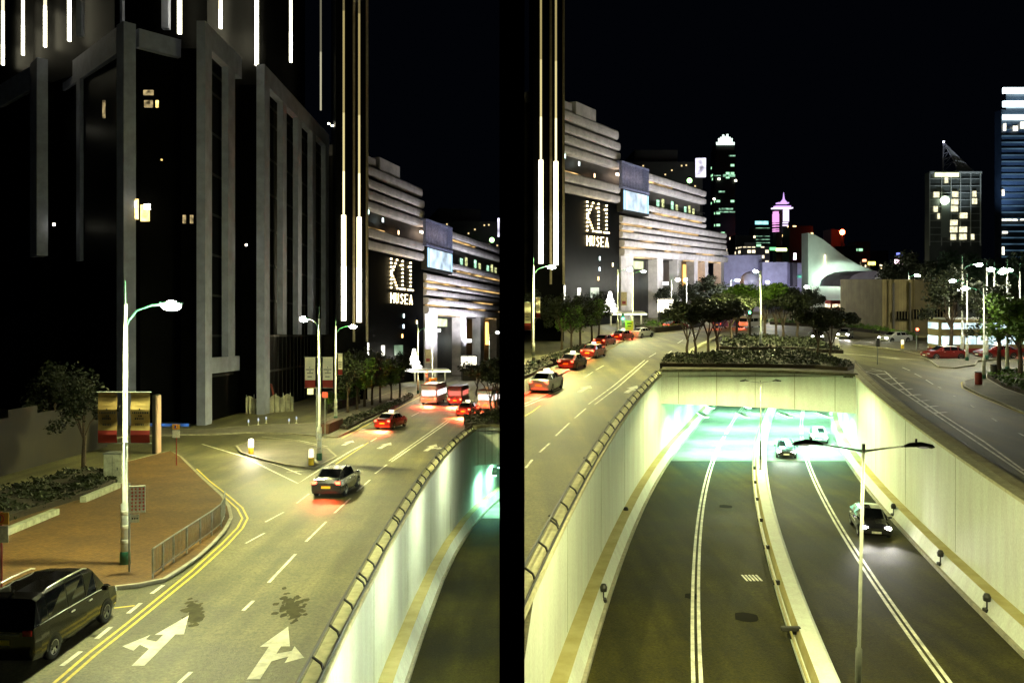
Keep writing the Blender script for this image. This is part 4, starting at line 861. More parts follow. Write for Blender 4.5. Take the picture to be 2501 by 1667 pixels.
for (x, y, w_) in ((565, 905, 42), (565, 1015, 30), (708, 903, 44), (700, 960, 52), (697, 1013, 52), (692, 1120, 54), (690, 1173, 54), (765, 1065, 56), (762, 1172, 56), (762, 1228, 54), (862, 900, 28), (860, 955, 35), (850, 1228, 24), (695, 1230, 40), (595, 1070, 16), (650, 795, 24)):
    u0 = 2100 + x / 3.137; v0 = 180 + y / 3.137; panel(t, u0, v0, u0 + w_ / 3.137, v0 + 13.5, 349.5, rm, 'lit_room', .3)
panel(t, 2298, 478, 2319, 580, 349.6, mat('grey_panel', (.16, .19, .17), .6), 'blank_bay', .4)
q = MB('R'); p = GY('R', 2309, 489, 348); q.ball((p.x, 348.4, p.z), 1.7, emit('round_lamp', (.85, 1, .7), .9), 14, 8); q.build('round_lamp', t)
q = MB('R'); P0, P1, P2, P3 = GY('R', 2303, 421, 352), GY('R', 2304, 347, 352), GY('R', 2336, 405, 352), GY('R', 2380, 421, 352); vm = mat('mast_metal', (.22, .22, .26), .4, .3)
q.tube([P0, P1], .35, vm, 6); q.tube([P1, P2, (P2.x, 352, P0.z)], .25, vm, 6); q.tube([P1, P3], .25, vm, 6)
for k in range(1, 5):
    t0 = k / 5; pa = P0.lerp(P1, 1 - t0); pb = P1.lerp(P2, t0); q.tube([pa, pb], .16, vm, 5); q.tube([pb, P0.lerp(P1, max(0, 1 - t0 - .2))], .12, vm, 5)
q.build('lattice_mast', t); spot(t, W('R', (P2.x, 335, 20)) - t.location, 9000, (.8, .9, 1), 60, 1, .9, (0, .25, 1)); q = MB('R'); q.add([P1[:], P3[:], (P3.x, 353, P3.z), (P2.x, 352.5, P2.z), (P2.x, 352.5, P0.z)], [(0, 1, 4, 3)], mat('sail_mesh', (.16, .17, .17), .8)); q.build('sail', t)
panel(t, 2302.5, 345, 2305.5, 348.5, 351, emit('mast_lamp', (.8, .8, 1), 1.2), 'mast_lamp')
# blue tower at the right edge
t, a, b = tower('blue_tower', 'blue glass tower with three white light bands at the right edge', 2446, 2640, 268, 420, mat('blue_glass', (.035, .05, .07), .3, var=.35, scale=.08), 6)
for (v0, v1) in ((215, 229), (248, 262), (281, 293)): panel(t, 2448, v0, 2640, v1, 419, emit('tower_band', (.75, .95, 1), .7, .25, .25), 'light_band', 1)
for (v0, v1) in ((229, 248), (262, 268)): panel(t, 2456, v0, 2640, v1, 421, mat('blue_glass', (.03, .055, .095)), 'upper_storey', .5)
bl = emit('blue_floor', (.25, .5, .75), .022, .6, .1)
for k in range(22): panel(t, 2446, 300 + k * 15.5, 2640, 303 + k * 15.5, 419.7, bl, 'floor_band')
for (u0, v0, u1, v1) in ((2450, 302, 2456, 320), (2474, 308, 2485, 320), (2492, 298, 2501, 314), (2440, 463, 2450, 478), (2443, 535, 2484, 539), (2492, 535, 2500, 538), (2435, 603, 2440, 622), (2448, 565, 2460, 570)):
    a, b = GY('R', max(u0, 2447), v1, 419), GY('R', max(u1, 2452), v0, 419); q = MB('R'); q.box((a.x, 418.6, a.z), (b.x, 419, b.z), emit('tower_room', (1, .95, .75), .35, .5, 1)); q.build('lit_room', t)
spot(t, W('R', (GY('R', 2480, 600, 400).x, 396, 30)) - t.location, 24000, (.4, .62, 1), 100, 1, .8, (.1, .3, 1))
# beige museum wall
beige = mat('beige_brick', (.20, .17, .08), .85, col2=(.15, .125, .06), scale=1.2, kind='brick')
t = wthing('beige_block', 'beige windowless brick block with a recessed dark window row', 'building', 'R', (GY('R', 2155, 800, 140).x, 140, 0))
for (u0, u1, v0, Y) in ((2154, 2184, 682, 142), (2184, 2234, 682, 141), (2234, 2330, 682, 140)):
    a, b = GY('R', u0, v0, Y), GY('R', u1, v0, Y); q = MB('R'); q.box((a.x, Y, 0), (b.x, Y + 18, a.z), beige); q.build('wall', t)
panel(t, 2186, 760, 2226, 781, 139.9, glass, 'window_row', .1); panel(t, 2229, 755, 2320, 779, 139.9, glass, 'window_row', .1)
q = MB('R')
for k in range(18): a, b = GY('R', 2188 + k * 7.2, 779, 139.7), GY('R', 2189 + k * 7.2, 757, 139.7); q.box((a.x, 139.7, a.z), (b.x, 139.8, b.z), beige)
q.build('window_bars', t)
for u in (2180, 2219): panel(t, u, 690, u + 4, 808, 139.6, mat('dark_pipe', (.04, .035, .02)), 'pilaster')
spot(t, W('R', (GY('R', 2240, 800, 130).x, 124, 6)) - t.location, 900, (1, .92, .6), 150, .5, .9, (0, 1, .1))

# ---------------------------------------------------------------- vegetation
def leaves(q, centres, n, s, m, rng, squash=.8):
    vs = []; fs = []
    for _ in range(n):
        c, r = centres[rng.randrange(len(centres))]
        d = Vector((rng.gauss(0, 1), rng.gauss(0, 1), rng.gauss(0, 1))); d.normalize(); d *= r * (rng.random() ** .45); d.z *= squash
        p = Vector(c) + d; a = Vector((rng.gauss(0, 1), rng.gauss(0, 1), rng.gauss(0, .6))).normalized(); b = a.cross(Vector((rng.gauss(0, 1), rng.gauss(0, 1), rng.gauss(0, 1)))).normalized()
        k = s * rng.uniform(.6, 1.3); o = len(vs); vs += [p - a * k, p + b * k * .5, p + a * k, p - b * k * .5]; fs.append((o, o + 1, o + 2, o + 3))
    q.add(vs, fs, m)
def clip_to(o, side):           # crowns that lean over the dividing wall are cut back to it
    bpy.context.view_layer.update(); sg = 1 if side == 'L' else -1
    for c in [o] + list(o.children_recursive):
        if c.type != 'MESH': continue
        mw = c.matrix_world; xs = [(mw @ Vector(b)).x for b in c.bound_box]
        if (side == 'L' and max(xs) < -WT) or (side == 'R' and min(xs) > WT): continue
        me = c.data.copy(); inv = mw.inverted(); bm = bmesh.new(); bm.from_mesh(me)
        co = inv @ Vector((-sg * (WT - .02), 0, 0)); no = (mw.to_3x3().transposed() @ Vector((sg, 0, 0))).normalized()
        bmesh.ops.bisect_plane(bm, geom=bm.verts[:] + bm.edges[:] + bm.faces[:], plane_co=co, plane_no=no, clear_outer=True); bm.to_mesh(me); bm.free(); c.data = me
def tree(label, H, cr, kind, m, seed, n=2400, s=.2, name='tree'):
    rng = random.Random(seed); t = thing(name, label, 'tree'); q = MB(); cs = []
    base = [(0, 0)] if kind != 'umbrella' else [(0, 0)]
    fork = H * (.28 if kind == 'umbrella' else .35); top = H * .74; r0 = .045 * H ** .75 * .55 + .05
    q.tube([(0, 0, -.3), (rng.uniform(-.1, .1), rng.uniform(-.1, .1), fork * .5), (rng.uniform(-.15, .15), 0, fork)], [r0 * 1.3, r0, r0 * .85], bark, 7)
    k = 5 if kind == 'umbrella' else 6
    for i in range(k):
        a = 2 * math.pi * (i + rng.random() * .5) / k; rad = cr * rng.uniform(.45, .75)
        e = (rad * math.cos(a), rad * math.sin(a), top * rng.uniform(.9, 1.08) if kind == 'umbrella' else H * rng.uniform(.5, .8))
        mid = (e[0] * .35 + rng.uniform(-.2, .2), e[1] * .35 + rng.uniform(-.2, .2), fork + (e[2] - fork) * .55)
        q.tube([(0, 0, fork - .15), mid, e], [r0 * .6, r0 * .42, r0 * .12], bark, 5)
        cs.append((e, cr * rng.uniform(.32, .5)))
        for j in range(2): cs.append(((e[0] * rng.uniform(.5, 1.25), e[1] * rng.uniform(.5, 1.25), e[2] + rng.uniform(-.1, .12) * H), cr * rng.uniform(.2, .42)))
    if kind != 'umbrella':
        for j in range(7): a = rng.random() * 6.28; z = rng.uniform(.45, .95); rr = cr * (1.1 - z) * rng.uniform(.6, 1.3); cs.append(((rr * math.cos(a), rr * math.sin(a), H * z), cr * rng.uniform(.28, .45)))
    q.build('trunk', t); q = MB(); leaves(q, cs, n, s, m, rng, .45 if kind == 'umbrella' else .85); q.build('crown', t); return t
TP = [tree('x', 7.2, 3.6, 'umbrella', leafd, 1, 3000, .2), tree('x', 6.8, 3.3, 'umbrella', leafd, 2, 2800, .2), tree('x', 7.6, 3.2, 'umbrella', leafm, 3, 2800, .2)]
TR = [tree('x', 7.5, 2.6, 'round', leafm, 4, 2800, .18), tree('x', 8.0, 2.8, 'round', leafd, 5, 3000, .18)]
TB = [tree('x', 15, 6.5, 'round', leafb, 6, 4200, .42), tree('x', 14, 6.0, 'round', leafd, 7, 4000, .42)]
used_t = set()
def put_tree(P_, side, u, v, label, sc_=1.0, grp='trees', h=0, Y=None, clip=False):
    p = G(side, u, v) if Y is None else Vector(((u - CX) * Y / F, Y, 0)); p.z = h
    if P_.name not in used_t: used_t.add(P_.name); o = P_; o.location = W(side, p); o['label'] = label; o['group'] = grp; o.scale = (sc_,) * 3
    else: o = dup(P_, W(side, p), random.random() * 6.28, sc_, label, grp)
    if clip: clip_to(o, side)
    return o
MG = 'small trees on the planted mound over the tunnel'
for i, (u, v, k, s_, l) in enumerate([
    (1679, 876, 0, .92, 'crooked small tree, leftmost on the planted mound'), (1698, 873, 1, .9, 'small forked tree, second from the left end of the planted mound'), (1730, 867, 0, .95, 'straight thin trunk tree third from the left end of the mound'),
    (1751, 870, 1, .95, 'tree with a trunk split low down, before the back hedge left end'), (1784, 843, 0, 1.05, 'leaning slim tree rising from the left part of the back hedge'), (1800, 832, 2, 1.0, 'thin straight tree behind the back hedge, left of the mound lamp post'),
    (1831, 834, 2, 1.1, 'tree nearest the mound lamp post on its left, Y shaped trunk'), (1868, 836, 2, 1.12, 'tree with green lit crown directly right of the mound lamp post'), (1896, 835, 2, 1.0, 'second tree right of the mound lamp post'),
    (1912, 836, 1, 1.05, 'thick trunk tree in the middle of the mound'), (1948, 836, 0, 1.0, 'slim tree at the right end of the back hedge'), (1998, 884, 0, .88, 'reddish trunk tree near the right corner of the mound'), (2029, 889, 1, .82, 'last tree at the right end of the mound, forked at head height')]):
    put_tree(TP[k], 'R', u, v, l, s_, MG, .3)
for i, (u, v, k, s_, l) in enumerate([(1372, 856, 1, .85, 'round tree nearest the pale banners on the right street verge'), (1396, 855, 0, .8, 'second round tree from the banners, right street verge'), (1418, 849, 1, .85, 'third tree of the verge row right of the dividing wall'), (1445, 841, 0, .9, 'fourth tree of the verge row right of the dividing wall'), (1463, 836, 1, .85, 'last tree of the verge row before the traffic light'), (1300, 850, 1, .9, 'dark tree beside the dividing wall behind the banners')]):
    put_tree(TR[k], 'R', u, v, l, s_, 'trees along the verge of the right street', clip=u < 1350)
for i, (u, v, k, s_, l) in enumerate([(850, 1010, 1, .85, 'dark round tree at the near end of the left verge row'), (872, 1002, 0, .9, 'second tree of the left verge row'), (890, 995, 1, .9, 'third tree of the left verge row'), (909, 991, 0, .85, 'fourth tree of the left verge row, thin trunk'), (929, 985, 1, .85, 'fifth tree of the left verge row'), (955, 979, 0, .8, 'sixth tree of the left verge row'), (976, 973, 1, .8, 'last tree of the left verge row beside the white light tree')]):
    put_tree(TR[k], 'L', u, v, l, s_, 'trees along the verge of the left street')
put_tree(TP[0], 'L', 1198, 1020, 'forked tree above the tunnel headwall against the dividing wall, left side', .85, MG, .3, clip=True)
put_tree(TP[1], 'L', 1216, 1008, 'second tree above the left tunnel headwall, half cut by the dividing wall', .9, MG, .3, clip=True)
put_tree(TP[1], 'L', 1165, 968, 'small spreading tree over the parked red vehicles, left street', .8, MG, 0, clip=True)
for i, (u, Y, k, s_, l) in enumerate([(2195, 175, 1, .85, 'big dark tree at the left end of the wood behind the beige block'), (2232, 190, 1, 1.12, 'tallest dark crown in front of the grey block with lit rooms'), (2285, 180, 1, .95, 'big dark tree under the lit rooms, middle of the wood'), (2335, 175, 0, .98, 'blue green tree right of the grey block with the lattice mast'), (2385, 165, 0, .92, 'blue green tree lit from below, left of the blue tower foot'), (2435, 160, 0, .85, 'blue green tree before the foot of the blue tower'), (2485, 150, 0, .9, 'dark tree at the right edge below the blue tower'),
    (1630, 190, 1, .52, 'dark round tree under the white lit kiosk and pillars'), (1690, 195, 1, .60, 'dark tree in front of the warm shop windows'), (1740, 200, 1, .72, 'dark tree between the warm shop windows and the lavender block'), (1800, 185, 1, .52, 'dark tree before the lavender block, left part'), (1930, 185, 1, .55, 'dark tree at the foot of the lavender block, right part'), (1985, 200, 1, .5, 'dark tree below the white sloping hall')]):
    put_tree(TB[k], 'R', u, 0, l, s_, 'big trees behind the roads', Y=Y)
for (u, v, k, s_, l) in [(2440, 915, 1, 1.05, 'dark tree over the right pavement with a green lit branch'), (2490, 925, 0, 1.1, 'dark tree at the right edge of the picture by the pavement'), (2322, 872, 1, 1.25, 'tall dark tree left of the double deck bus')]:
    put_tree(TR[k], 'R', u, v, l, s_, 'dark trees by the bus stop')
put_tree(TR[1], 'L', 205, 1150, 'thin dark tree behind the low planter wall, left edge', .8, 'trees by the left planter'); put_tree(TR[1], 'L', 130, 1120, 'dark tree in front of the corrugated hoarding, left edge', .85, 'trees by the left planter')
def inside(x, y, P_):
    c = False; n = len(P_)
    for i in range(n):
        a, b = P_[i], P_[i - 1]
        if (a.y > y) != (b.y > y) and x < (b.x - a.x) * (y - a.y) / (b.y - a.y) + a.x: c = not c
    return c
def hedge(side, pts, z0, h, n, m, label, s=.14, seed=1, name='hedge', cat='hedge'):
    rng = random.Random(seed); P_ = gp(side, pts); t = wthing(name, label, cat, side, P_[0]); x0, x1 = min(p.x for p in P_), max(p.x for p in P_); y0, y1 = min(p.y for p in P_), max(p.y for p in P_)
    q = MB(side); q.prism(P_, z0 - .3, z0 + h * .45, soil); q.build('soil_bed', t); vs = []; fs = []; k = 0
    while k < n:
        x, y = rng.uniform(x0, x1), rng.uniform(y0, y1)
        if not inside(x, y, P_): continue
        k += 1; hh = h * (.62 + .38 * math.sin(x * 1.7 + math.sin(y * 1.3) * 2) * math.sin(y * 1.1 + 1)); z = z0 + hh * (rng.random() ** .5)
        a = Vector((rng.gauss(0, 1), rng.gauss(0, 1), rng.gauss(0, .7))).normalized(); b = a.cross(Vector((rng.gauss(0, 1), rng.gauss(0, 1), 1))).normalized(); w_ = s * rng.uniform(.6, 1.5); p = Vector((x, y, z)); o = len(vs)
        vs += [p - a * w_, p + b * w_ * .5, p + a * w_, p - b * w_ * .5]; fs.append((o, o + 1, o + 2, o + 3))
    q = MB(side); q.add(vs, fs, m); q.build('foliage', t); return t
q = MB('R'); q.prism(gp('R', [(1617, 906), (1625, 878), (1700, 868), (1760, 850), (1850, 826), (1930, 830), (2010, 845), (2090, 885), (2084, 920)]), -.1, .32, paving); struct(q, 'planted_mound')
hedge('R', [(1612, 903), (1622, 886), (1700, 878), (1760, 873), (1850, 871), (1950, 868), (2030, 884), (2086, 908), (2070, 914), (1990, 908), (1850, 905), (1700, 904)], .25, .9, 9000, leafd, 'long dark hedge along the top of the tunnel headwall', .17, 3)
hedge('R', [(1757, 860), (1768, 838), (1850, 831), (1920, 836), (2000, 846), (2060, 870), (2010, 868), (1950, 862), (1880, 861), (1800, 862)], .25, 1.0, 6000, leafd, 'second hedge behind, around the mound lamp post', .2, 4)
hedge('L', [(1136, 1050), (1132, 1030), (1160, 1022), (1225, 1018), (1225, 1050)], .1, 1.1, 1600, leafd, 'dark hedge on top of the left tunnel headwall', .17, 5)
hedge('L', [(826, 1050), (850, 1030), (905, 1006), (960, 986), (1000, 966), (1010, 972), (960, 1000), (900, 1026), (850, 1052)], .1, .6, 2600, leafd, 'low hedge strip under the left verge trees', .14, 6)
hedge('L', [(800, 1010), (830, 998), (880, 985), (870, 975), (800, 995)], .1, 1.9, 1800, leafm, 'pale green bush behind the island lamp posts', .2, 8, 'bush', 'bush')
hedge('R', [(1281, 930), (1340, 902), (1420, 868), (1495, 838), (1480, 834), (1400, 858), (1281, 900)], .1, .7, 2600, leafd, 'low hedge strip under the right verge trees', .14, 7)
hedge('R', [(2411, 922), (2452, 946), (2520, 972), (2560, 968), (2560, 925), (2440, 908)], .1, .5, 2600, leafm, 'green ground cover beside the right pavement corner', .14, 9)
hedge('R', [(1880, 792), (2020, 800), (2150, 815), (2240, 832), (2240, 826), (2150, 808), (2020, 794), (1880, 786)], .1, .9, 3500, leafm, 'long clipped hedge in front of the beige block', .25, 10)
hedge('L', [(-40, 1300), (60, 1266), (203, 1222), (285, 1186), (270, 1162), (200, 1160), (0, 1215), (-80, 1240)], .1, .7, 5000, leafd, 'dark planted bed behind the low pale walls, left edge', .13, 11)
hedge('R', [(1550, 806), (1600, 812), (1660, 806), (1720, 796), (1700, 788), (1600, 796)], .1, 1.6, 2200, leafm, 'bush with small white lights at the road bend', .2, 12, 'bush', 'bush')

# ---------------------------------------------------------------- vehicles
def ring(x, zb, zt, zr, wl, wb, wr):
    h = [(-wl * .93, zb), (-wl, zb + .16), (-wl * 1.0, (zb + zt) / 2 + .05), (-wb, zt), (-wr, zr - .06), (-wr * .86, zr)]
    return [(x, y, z) for y, z in h] + [(x, 0, zr + .025)] + [(x, -y, z) for y, z in reversed(h)]
def quad_in(q, a, b, c, d, ins, off, m):
    P_ = [Vector(p) for p in (a, b, c, d)]; cen = sum(P_, Vector()) / 4; n = (P_[1] - P_[0]).cross(P_[2] - P_[1])
    if n.length < 1e-6: n = (P_[2] - P_[0]).cross(P_[3] - P_[0])
    n.normalize(); P_ = [p + (cen - p).normalized() * ins + n * off for p in P_]; q.poly(P_, m)
SED = [(-2.32, .42, .78, .82, .72, .70, .62), (-2.24, .26, .96, 1.0, .82, .78, .66), (-1.8, .2, 1.0, 1.06, .86, .82, .68), (-1.1, .2, 1.0, 1.42, .87, .82, .64), (-.25, .2, .99, 1.48, .87, .82, .65), (.5, .2, .97, 1.42, .87, .82, .64), (1.22, .2, .94, 1.0, .86, .80, .68), (2.0, .22, .82, .87, .82, .76, .64), (2.32, .38, .62, .66, .70, .66, .58)]
VAN = [(-2.46, .46, 1.0, 1.04, .82, .80, .70), (-2.40, .3, 1.12, 1.18, .90, .86, .76), (-2.12, .24, 1.13, 1.80, .92, .88, .74), (-1.75, .22, 1.13, 1.87, .93, .89, .76), (-.75, .22, 1.12, 1.90, .93, .89, .77), (.25, .22, 1.10, 1.88, .93, .89, .76), (.95, .22, 1.08, 1.78, .92, .88, .73), (1.72, .22, 1.02, 1.10, .92, .86, .76), (2.25, .26, .90, .96, .88, .82, .70), (2.48, .42, .66, .72, .76, .72, .62)]
def wheel(t, x, y, r, rimm):
    sg = 1 if y > 0 else -1; q = MB(); n = 20
    prof = [(r * .62, -.10), (r * .9, -.11), (r, -.07), (r, .07), (r * .9, .11), (r * .62, .10)]; vs = []
    for (rr, yy) in prof:
        for k in range(n): a = 2 * math.pi * k / n; vs.append((x + rr * math.cos(a), y + yy, r + rr * math.sin(a)))
    q.add(vs, [(i * n + k, i * n + (k + 1) % n, (i + 1) * n + (k + 1) % n, (i + 1) * n + k) for i in range(5) for k in range(n)], rubber); wh = q.build('wheel', t, True)
    q = MB(); yo = y + sg * .085; q.add([(x + r * .60 * math.cos(2 * math.pi * k / n), y + sg * .04, r + r * .60 * math.sin(2 * math.pi * k / n)) for k in range(n)], [list(range(n))], dark)
    for k in range(5):
        a = 2 * math.pi * k / 5 + .3
        for da in (-.16, .16):
            ca, sa = math.cos(a + da), math.sin(a + da); px, pz = -math.sin(a) * .022, math.cos(a) * .022
            q.add([(x - px, yo, r - pz), (x + px, yo, r + pz), (x + ca * r * .62 + px, yo, r + sa * r * .62 + pz), (x + ca * r * .62 - px, yo, r + sa * r * .62 - pz)], [(0, 1, 2, 3)], rimm)
    q.tube([(x + r * .61 * math.cos(2 * math.pi * k / n), yo, r + r * .61 * math.sin(2 * math.pi * k / n)) for k in range(n + 1)], .018, rimm, 5, False); q.build('rim', wh)
rimm = mat('alloy', (.55, .55, .5), .3, .8)
plate_y = mat('plate_yellow', (.75, .62, .03), .5)
def car(side, x, y, ang, label, spec, paint, roof=None, tail=False, head=False, ws_=None, cat='car', name='car', wb=1.38, r=.33, power=1.0, sign=False, group=None, zoff=0, back_plate=True):
    """ang: heading in degrees, 90 = straight away from the viewer"""
    n = Vector((0, -SL[side], 1)).normalized(); fwd = Vector((math.cos(R(ang)), math.sin(R(ang)), 0)); fwd = (fwd - n * fwd.dot(n)).normalized(); lat = n.cross(fwd)
    t = thing(name, label, cat, group=group); t.matrix_world = Matrix.Translation(W(side, (x, y, zoff + .005))) @ Matrix((fwd, lat, n)).transposed().to_4x4()
    rings = [ring(*s) for s in spec]; q = MB(); k = len(rings[0]); vs = [p for rr in rings for p in rr]; rf = roof or paint; fb = []; fr = []
    for i in range(len(rings) - 1):
        for j in range(k - 1):
            f = (i * k + j, (i + 1) * k + j, (i + 1) * k + j + 1, i * k + j + 1); (fr if (4 <= j <= 7 and spec[i][3] > 1.3 and spec[i + 1][3] > 1.3) else fb).append(f)
        fb.append((i * k + k - 1, (i + 1) * k + k - 1, (i + 1) * k, i * k))
    fb += [list(range(k)), list(range(len(vs) - 1, len(vs) - 1 - k, -1))]
    q.add(vs, fb, paint); q.build('body', t, False)
    q = MB(); us = sorted({i for f in fr for i in f}); ix = {i: k_ for k_, i in enumerate(us)}; q.add([vs[i] for i in us], [[ix[i] for i in f] for f in fr], rf); q.build('roof', t)
    for i in range(len(rings) - 1):
        A, B = rings[i], rings[i + 1]; ha, hb = spec[i][3] - spec[i][2], spec[i + 1][3] - spec[i + 1][2]
        if ha > .3 and hb > .3:
            for (j, jj) in ((3, 4), (8, 9)):
                q = MB(); quad_in(q, A[j], B[j], B[jj], A[jj], .05, .008, glassc); q.build('side_window', t)
        elif ha > .3 or hb > .3:
            q = MB(); quad_in(q, A[5], B[5], B[7], A[7], .05, .03, glassc); q.build('windscreen' if ha > .3 else 'rear_window', t)
            for (j, jj) in ((3, 4), (8, 9)):
                q = MB(); P_ = [Vector(A[j]), Vector(B[j]), Vector(B[jj]), Vector(A[jj])]; quad_in(q, *P_, .07, .008, glassc); q.build('quarter_window', t)
    L0, L1 = spec[0][0], spec[-1][0]
    for sx in (-1, 1):
        for sy in (-1, 1): wheel(t, (wb if sx > 0 else -wb), sy * (spec[3][4] - .09), r, rimm)
    z = spec[1][2]
    for sy in (-1, 1):
        q = MB(); q.cbox((L0 + .06, sy * spec[1][4] * .78, z - .12), (.12, .26, .16), redl if tail else mat('lamp_red_off', (.35, .01, .01), .2), 0, .02); q.build('tail_light', t)
        q = MB(); q.cbox((L1 - .14, sy * spec[-2][4] * .74, spec[-2][2] - .15), (.2, .34, .15), headl if head else mat('lamp_clear', (.5, .5, .5), .15), 0, .03); q.build('headlight', t)
        q = MB(); q.cbox((.85 if spec is SED else 1.15, sy * (spec[4][4] + .1), spec[4][2] + .03), (.12, .2, .13), paint, 0, .03); q.build('mirror', t)
        for dx in (-.55, .45): q = MB(); q.cbox((dx, sy * (spec[4][4] + .012), spec[4][2] - .12), (.18, .03, .035), rimm); q.build('door_handle', t)
    q = MB(); q.cbox((L0 - .01, 0, .62 if spec is SED else .78), (.03, .5, .12), plate_y); q.build('plate', t)
    q = MB(); q.cbox((L1 + .0, 0, .45), (.03, .5, .12), white); q.build('plate', t)
    q = MB(); q.cbox((L1 - .03, 0, .62 if spec is SED else .68), (.08, .9, .12), dark, 0, .02); q.build('grille', t)
    for sx in (-1, 1):
        for sy in (-1, 1): q = MB(); q.add([(wb * sx + (r + .055) * math.cos(math.pi * k / 12), sy * (spec[3][4] + .004), r + (r + .055) * math.sin(math.pi * k / 12)) for k in range(13)], [list(range(13))], dark); q.build('wheel_arch', t)
    if sign: q = MB(); q.cbox((0, 0, spec[4][3] + .12), (.18, .5, .16), emit('taxi_sign', (1, .85, .5), .5), 0, .03); q.build('roof_sign', t)
    if tail: o = spot(t, (L0 - .1, 0, .85), 150 * power, (1, .07, .03), 105, .4, .8, (-.7, 0, -1))
    if head:
        for sy in (-1, 1): spot(t, (L1 + .12, sy * .6, .68), 60 * power, (1, .97, .88), 60, .08, .9, (1, 0, -.07))
    return t
blackp = mat('black_car_paint', (.0035, .003, .003), .12, .0, spec=.4, coat=.35); greyp = mat('dark_car_paint', (.03, .03, .035), .25, .3, coat=.8)
silv = mat('silver_paint', (.45, .45, .45), .3, .4, coat=.5); taxi = mat('taxi_red', (.15, .008, .006), .3, coat=.7); cream = mat('roof_cream', (.6, .6, .55), .35, coat=.5); whitep = mat('white_car_paint', (.6, .6, .58), .3, coat=.6)
vn = car('L', -13.4, 24.75, 90, 'shiny black minivan parked in the lay-by at the bottom left', VAN, blackp, cat='minivan', name='minivan', wb=1.5)
for sy in (-1, 1):
    q = MB(); q.tube([(x, sy * .76, z) for x, z in ((-1.8, 1.90), (-1.6, 1.95), (-.6, 1.97), (.3, 1.95), (.5, 1.90))], .022, rimm, 6); q.build('roof_rail', vn, True)
    q = MB(); q.tube([(x, sy * .905, z) for x, z in ((-2.2, 1.16), (-1.0, 1.15), (.9, 1.11), (1.5, 1.06))], .012, rimm, 5); q.build('window_trim', vn, True)
q = MB(); q.tube([(-2.47, y, .98) for y in (-.5, 0, .5)], .02, rimm, 6); q.build('tailgate_trim', vn, True)
q = MB(); q.cbox((-1.9, 0, 1.93), (.16, .05, .1), blackp, 0, .02); q.build('aerial', vn)
car('L', -9.9, 48.4, 86, 'dark saloon with glowing red tail lights driving away past the small island', SED, greyp, tail=True)
car('L', -11.6, 82, 76, 'red taxi with cream roof and tail lights on, driving beside the left verge', SED, taxi, cream, True, sign=True, cat='taxi', name='taxi', power=16)
car('L', -4.9, 94.8, 80, 'red taxi seen from behind with a yellow plate, queuing by the left hedge end', SED, taxi, cream, True, sign=True, cat='taxi', name='taxi', power=16)
car('R', 2.75, 67.5, 72, 'silver taxi with red tail lights just right of the dividing wall', SED, silv, cream, True, sign=True, cat='taxi', name='taxi', power=3)
car('R', 9.2, 96, 66, 'red taxi driving away in the middle of the right street', SED, taxi, cream, True, sign=True, cat='taxi', name='taxi', power=1.5)
car('R', 12.2, 112, 64, 'red car with bright tail lights beyond the middle taxi', SED, taxi, None, True, power=1.5)
car('R', 14.2, 96.5, 64, 'dark car with tail lights beside the middle taxi', SED, greyp, None, True, power=2) if 0 else None
car('R', 6.0, 84, 68, 'red taxi close behind the middle taxi in the nearer lane', SED, taxi, cream, True, sign=True, cat='taxi', name='taxi', power=3)
car('R', 15.9, 122, 58, 'red taxi nearest the bend on the right street', SED, taxi, cream, True, sign=True, cat='taxi', name='taxi', power=4)
car('R', 19.5, 128, 50, 'white car turning at the bend of the right street', SED, whitep, None, True, power=2)
car('R', 28.5, 148, 30, 'red car half hidden by the crowns at the bend', SED, taxi, None, True, power=4)
car('R', 43.6, 122, 252, 'car with glaring headlights coming toward the mound from behind', SED, greyp, head=True, power=1.0)
car('R', 49.2, 126, 240, 'second oncoming car with headlights right of the mound trees', SED, silv, head=True, power=.8)
car('R', 53, 118, 200, 'pale car with headlights passing before the long clipped hedge', SED, whitep, head=True, power=.8)
car('R', 47.2, 93.2, 184, 'red taxi waiting in front of the double deck bus', SED, taxi, cream, sign=True, cat='taxi', name='taxi')
car('R', 53.6, 94.4, 184, 'red taxi with tail light waiting behind the first one at the bus', SED, taxi, cream, True, sign=True, cat='taxi', name='taxi')
def ucar(y, off, label, paint, hp):
    h = rh(y); x = XR(y) + off; c = car('R', x, y, 270 - math.degrees(math.atan(.143 + .00198 * y)), label, SED, paint, head=True, power=hp, zoff=h)
    s = -SL['R'] + .0554; pt = Matrix.Rotation(-.0554, 4, 'X'); loc = c.location.copy(); c.matrix_world = Matrix.Translation(loc) @ Matrix.Rotation(-.0554 * 1.0, 4, 'X') @ Matrix.Translation(-loc) @ c.matrix_world; return c
ucar(50, 13.75, 'dark car with bright headlights climbing out of the right-hand underpass', greyp, 1.6)
ucar(79, 10.3, 'car with bright headlights under the tunnel mouth, left lane of the two', greyp, 1.4)
ucar(89, 13.8, 'car with headlights deeper inside the tunnel, outer lane', silv, 1.2)
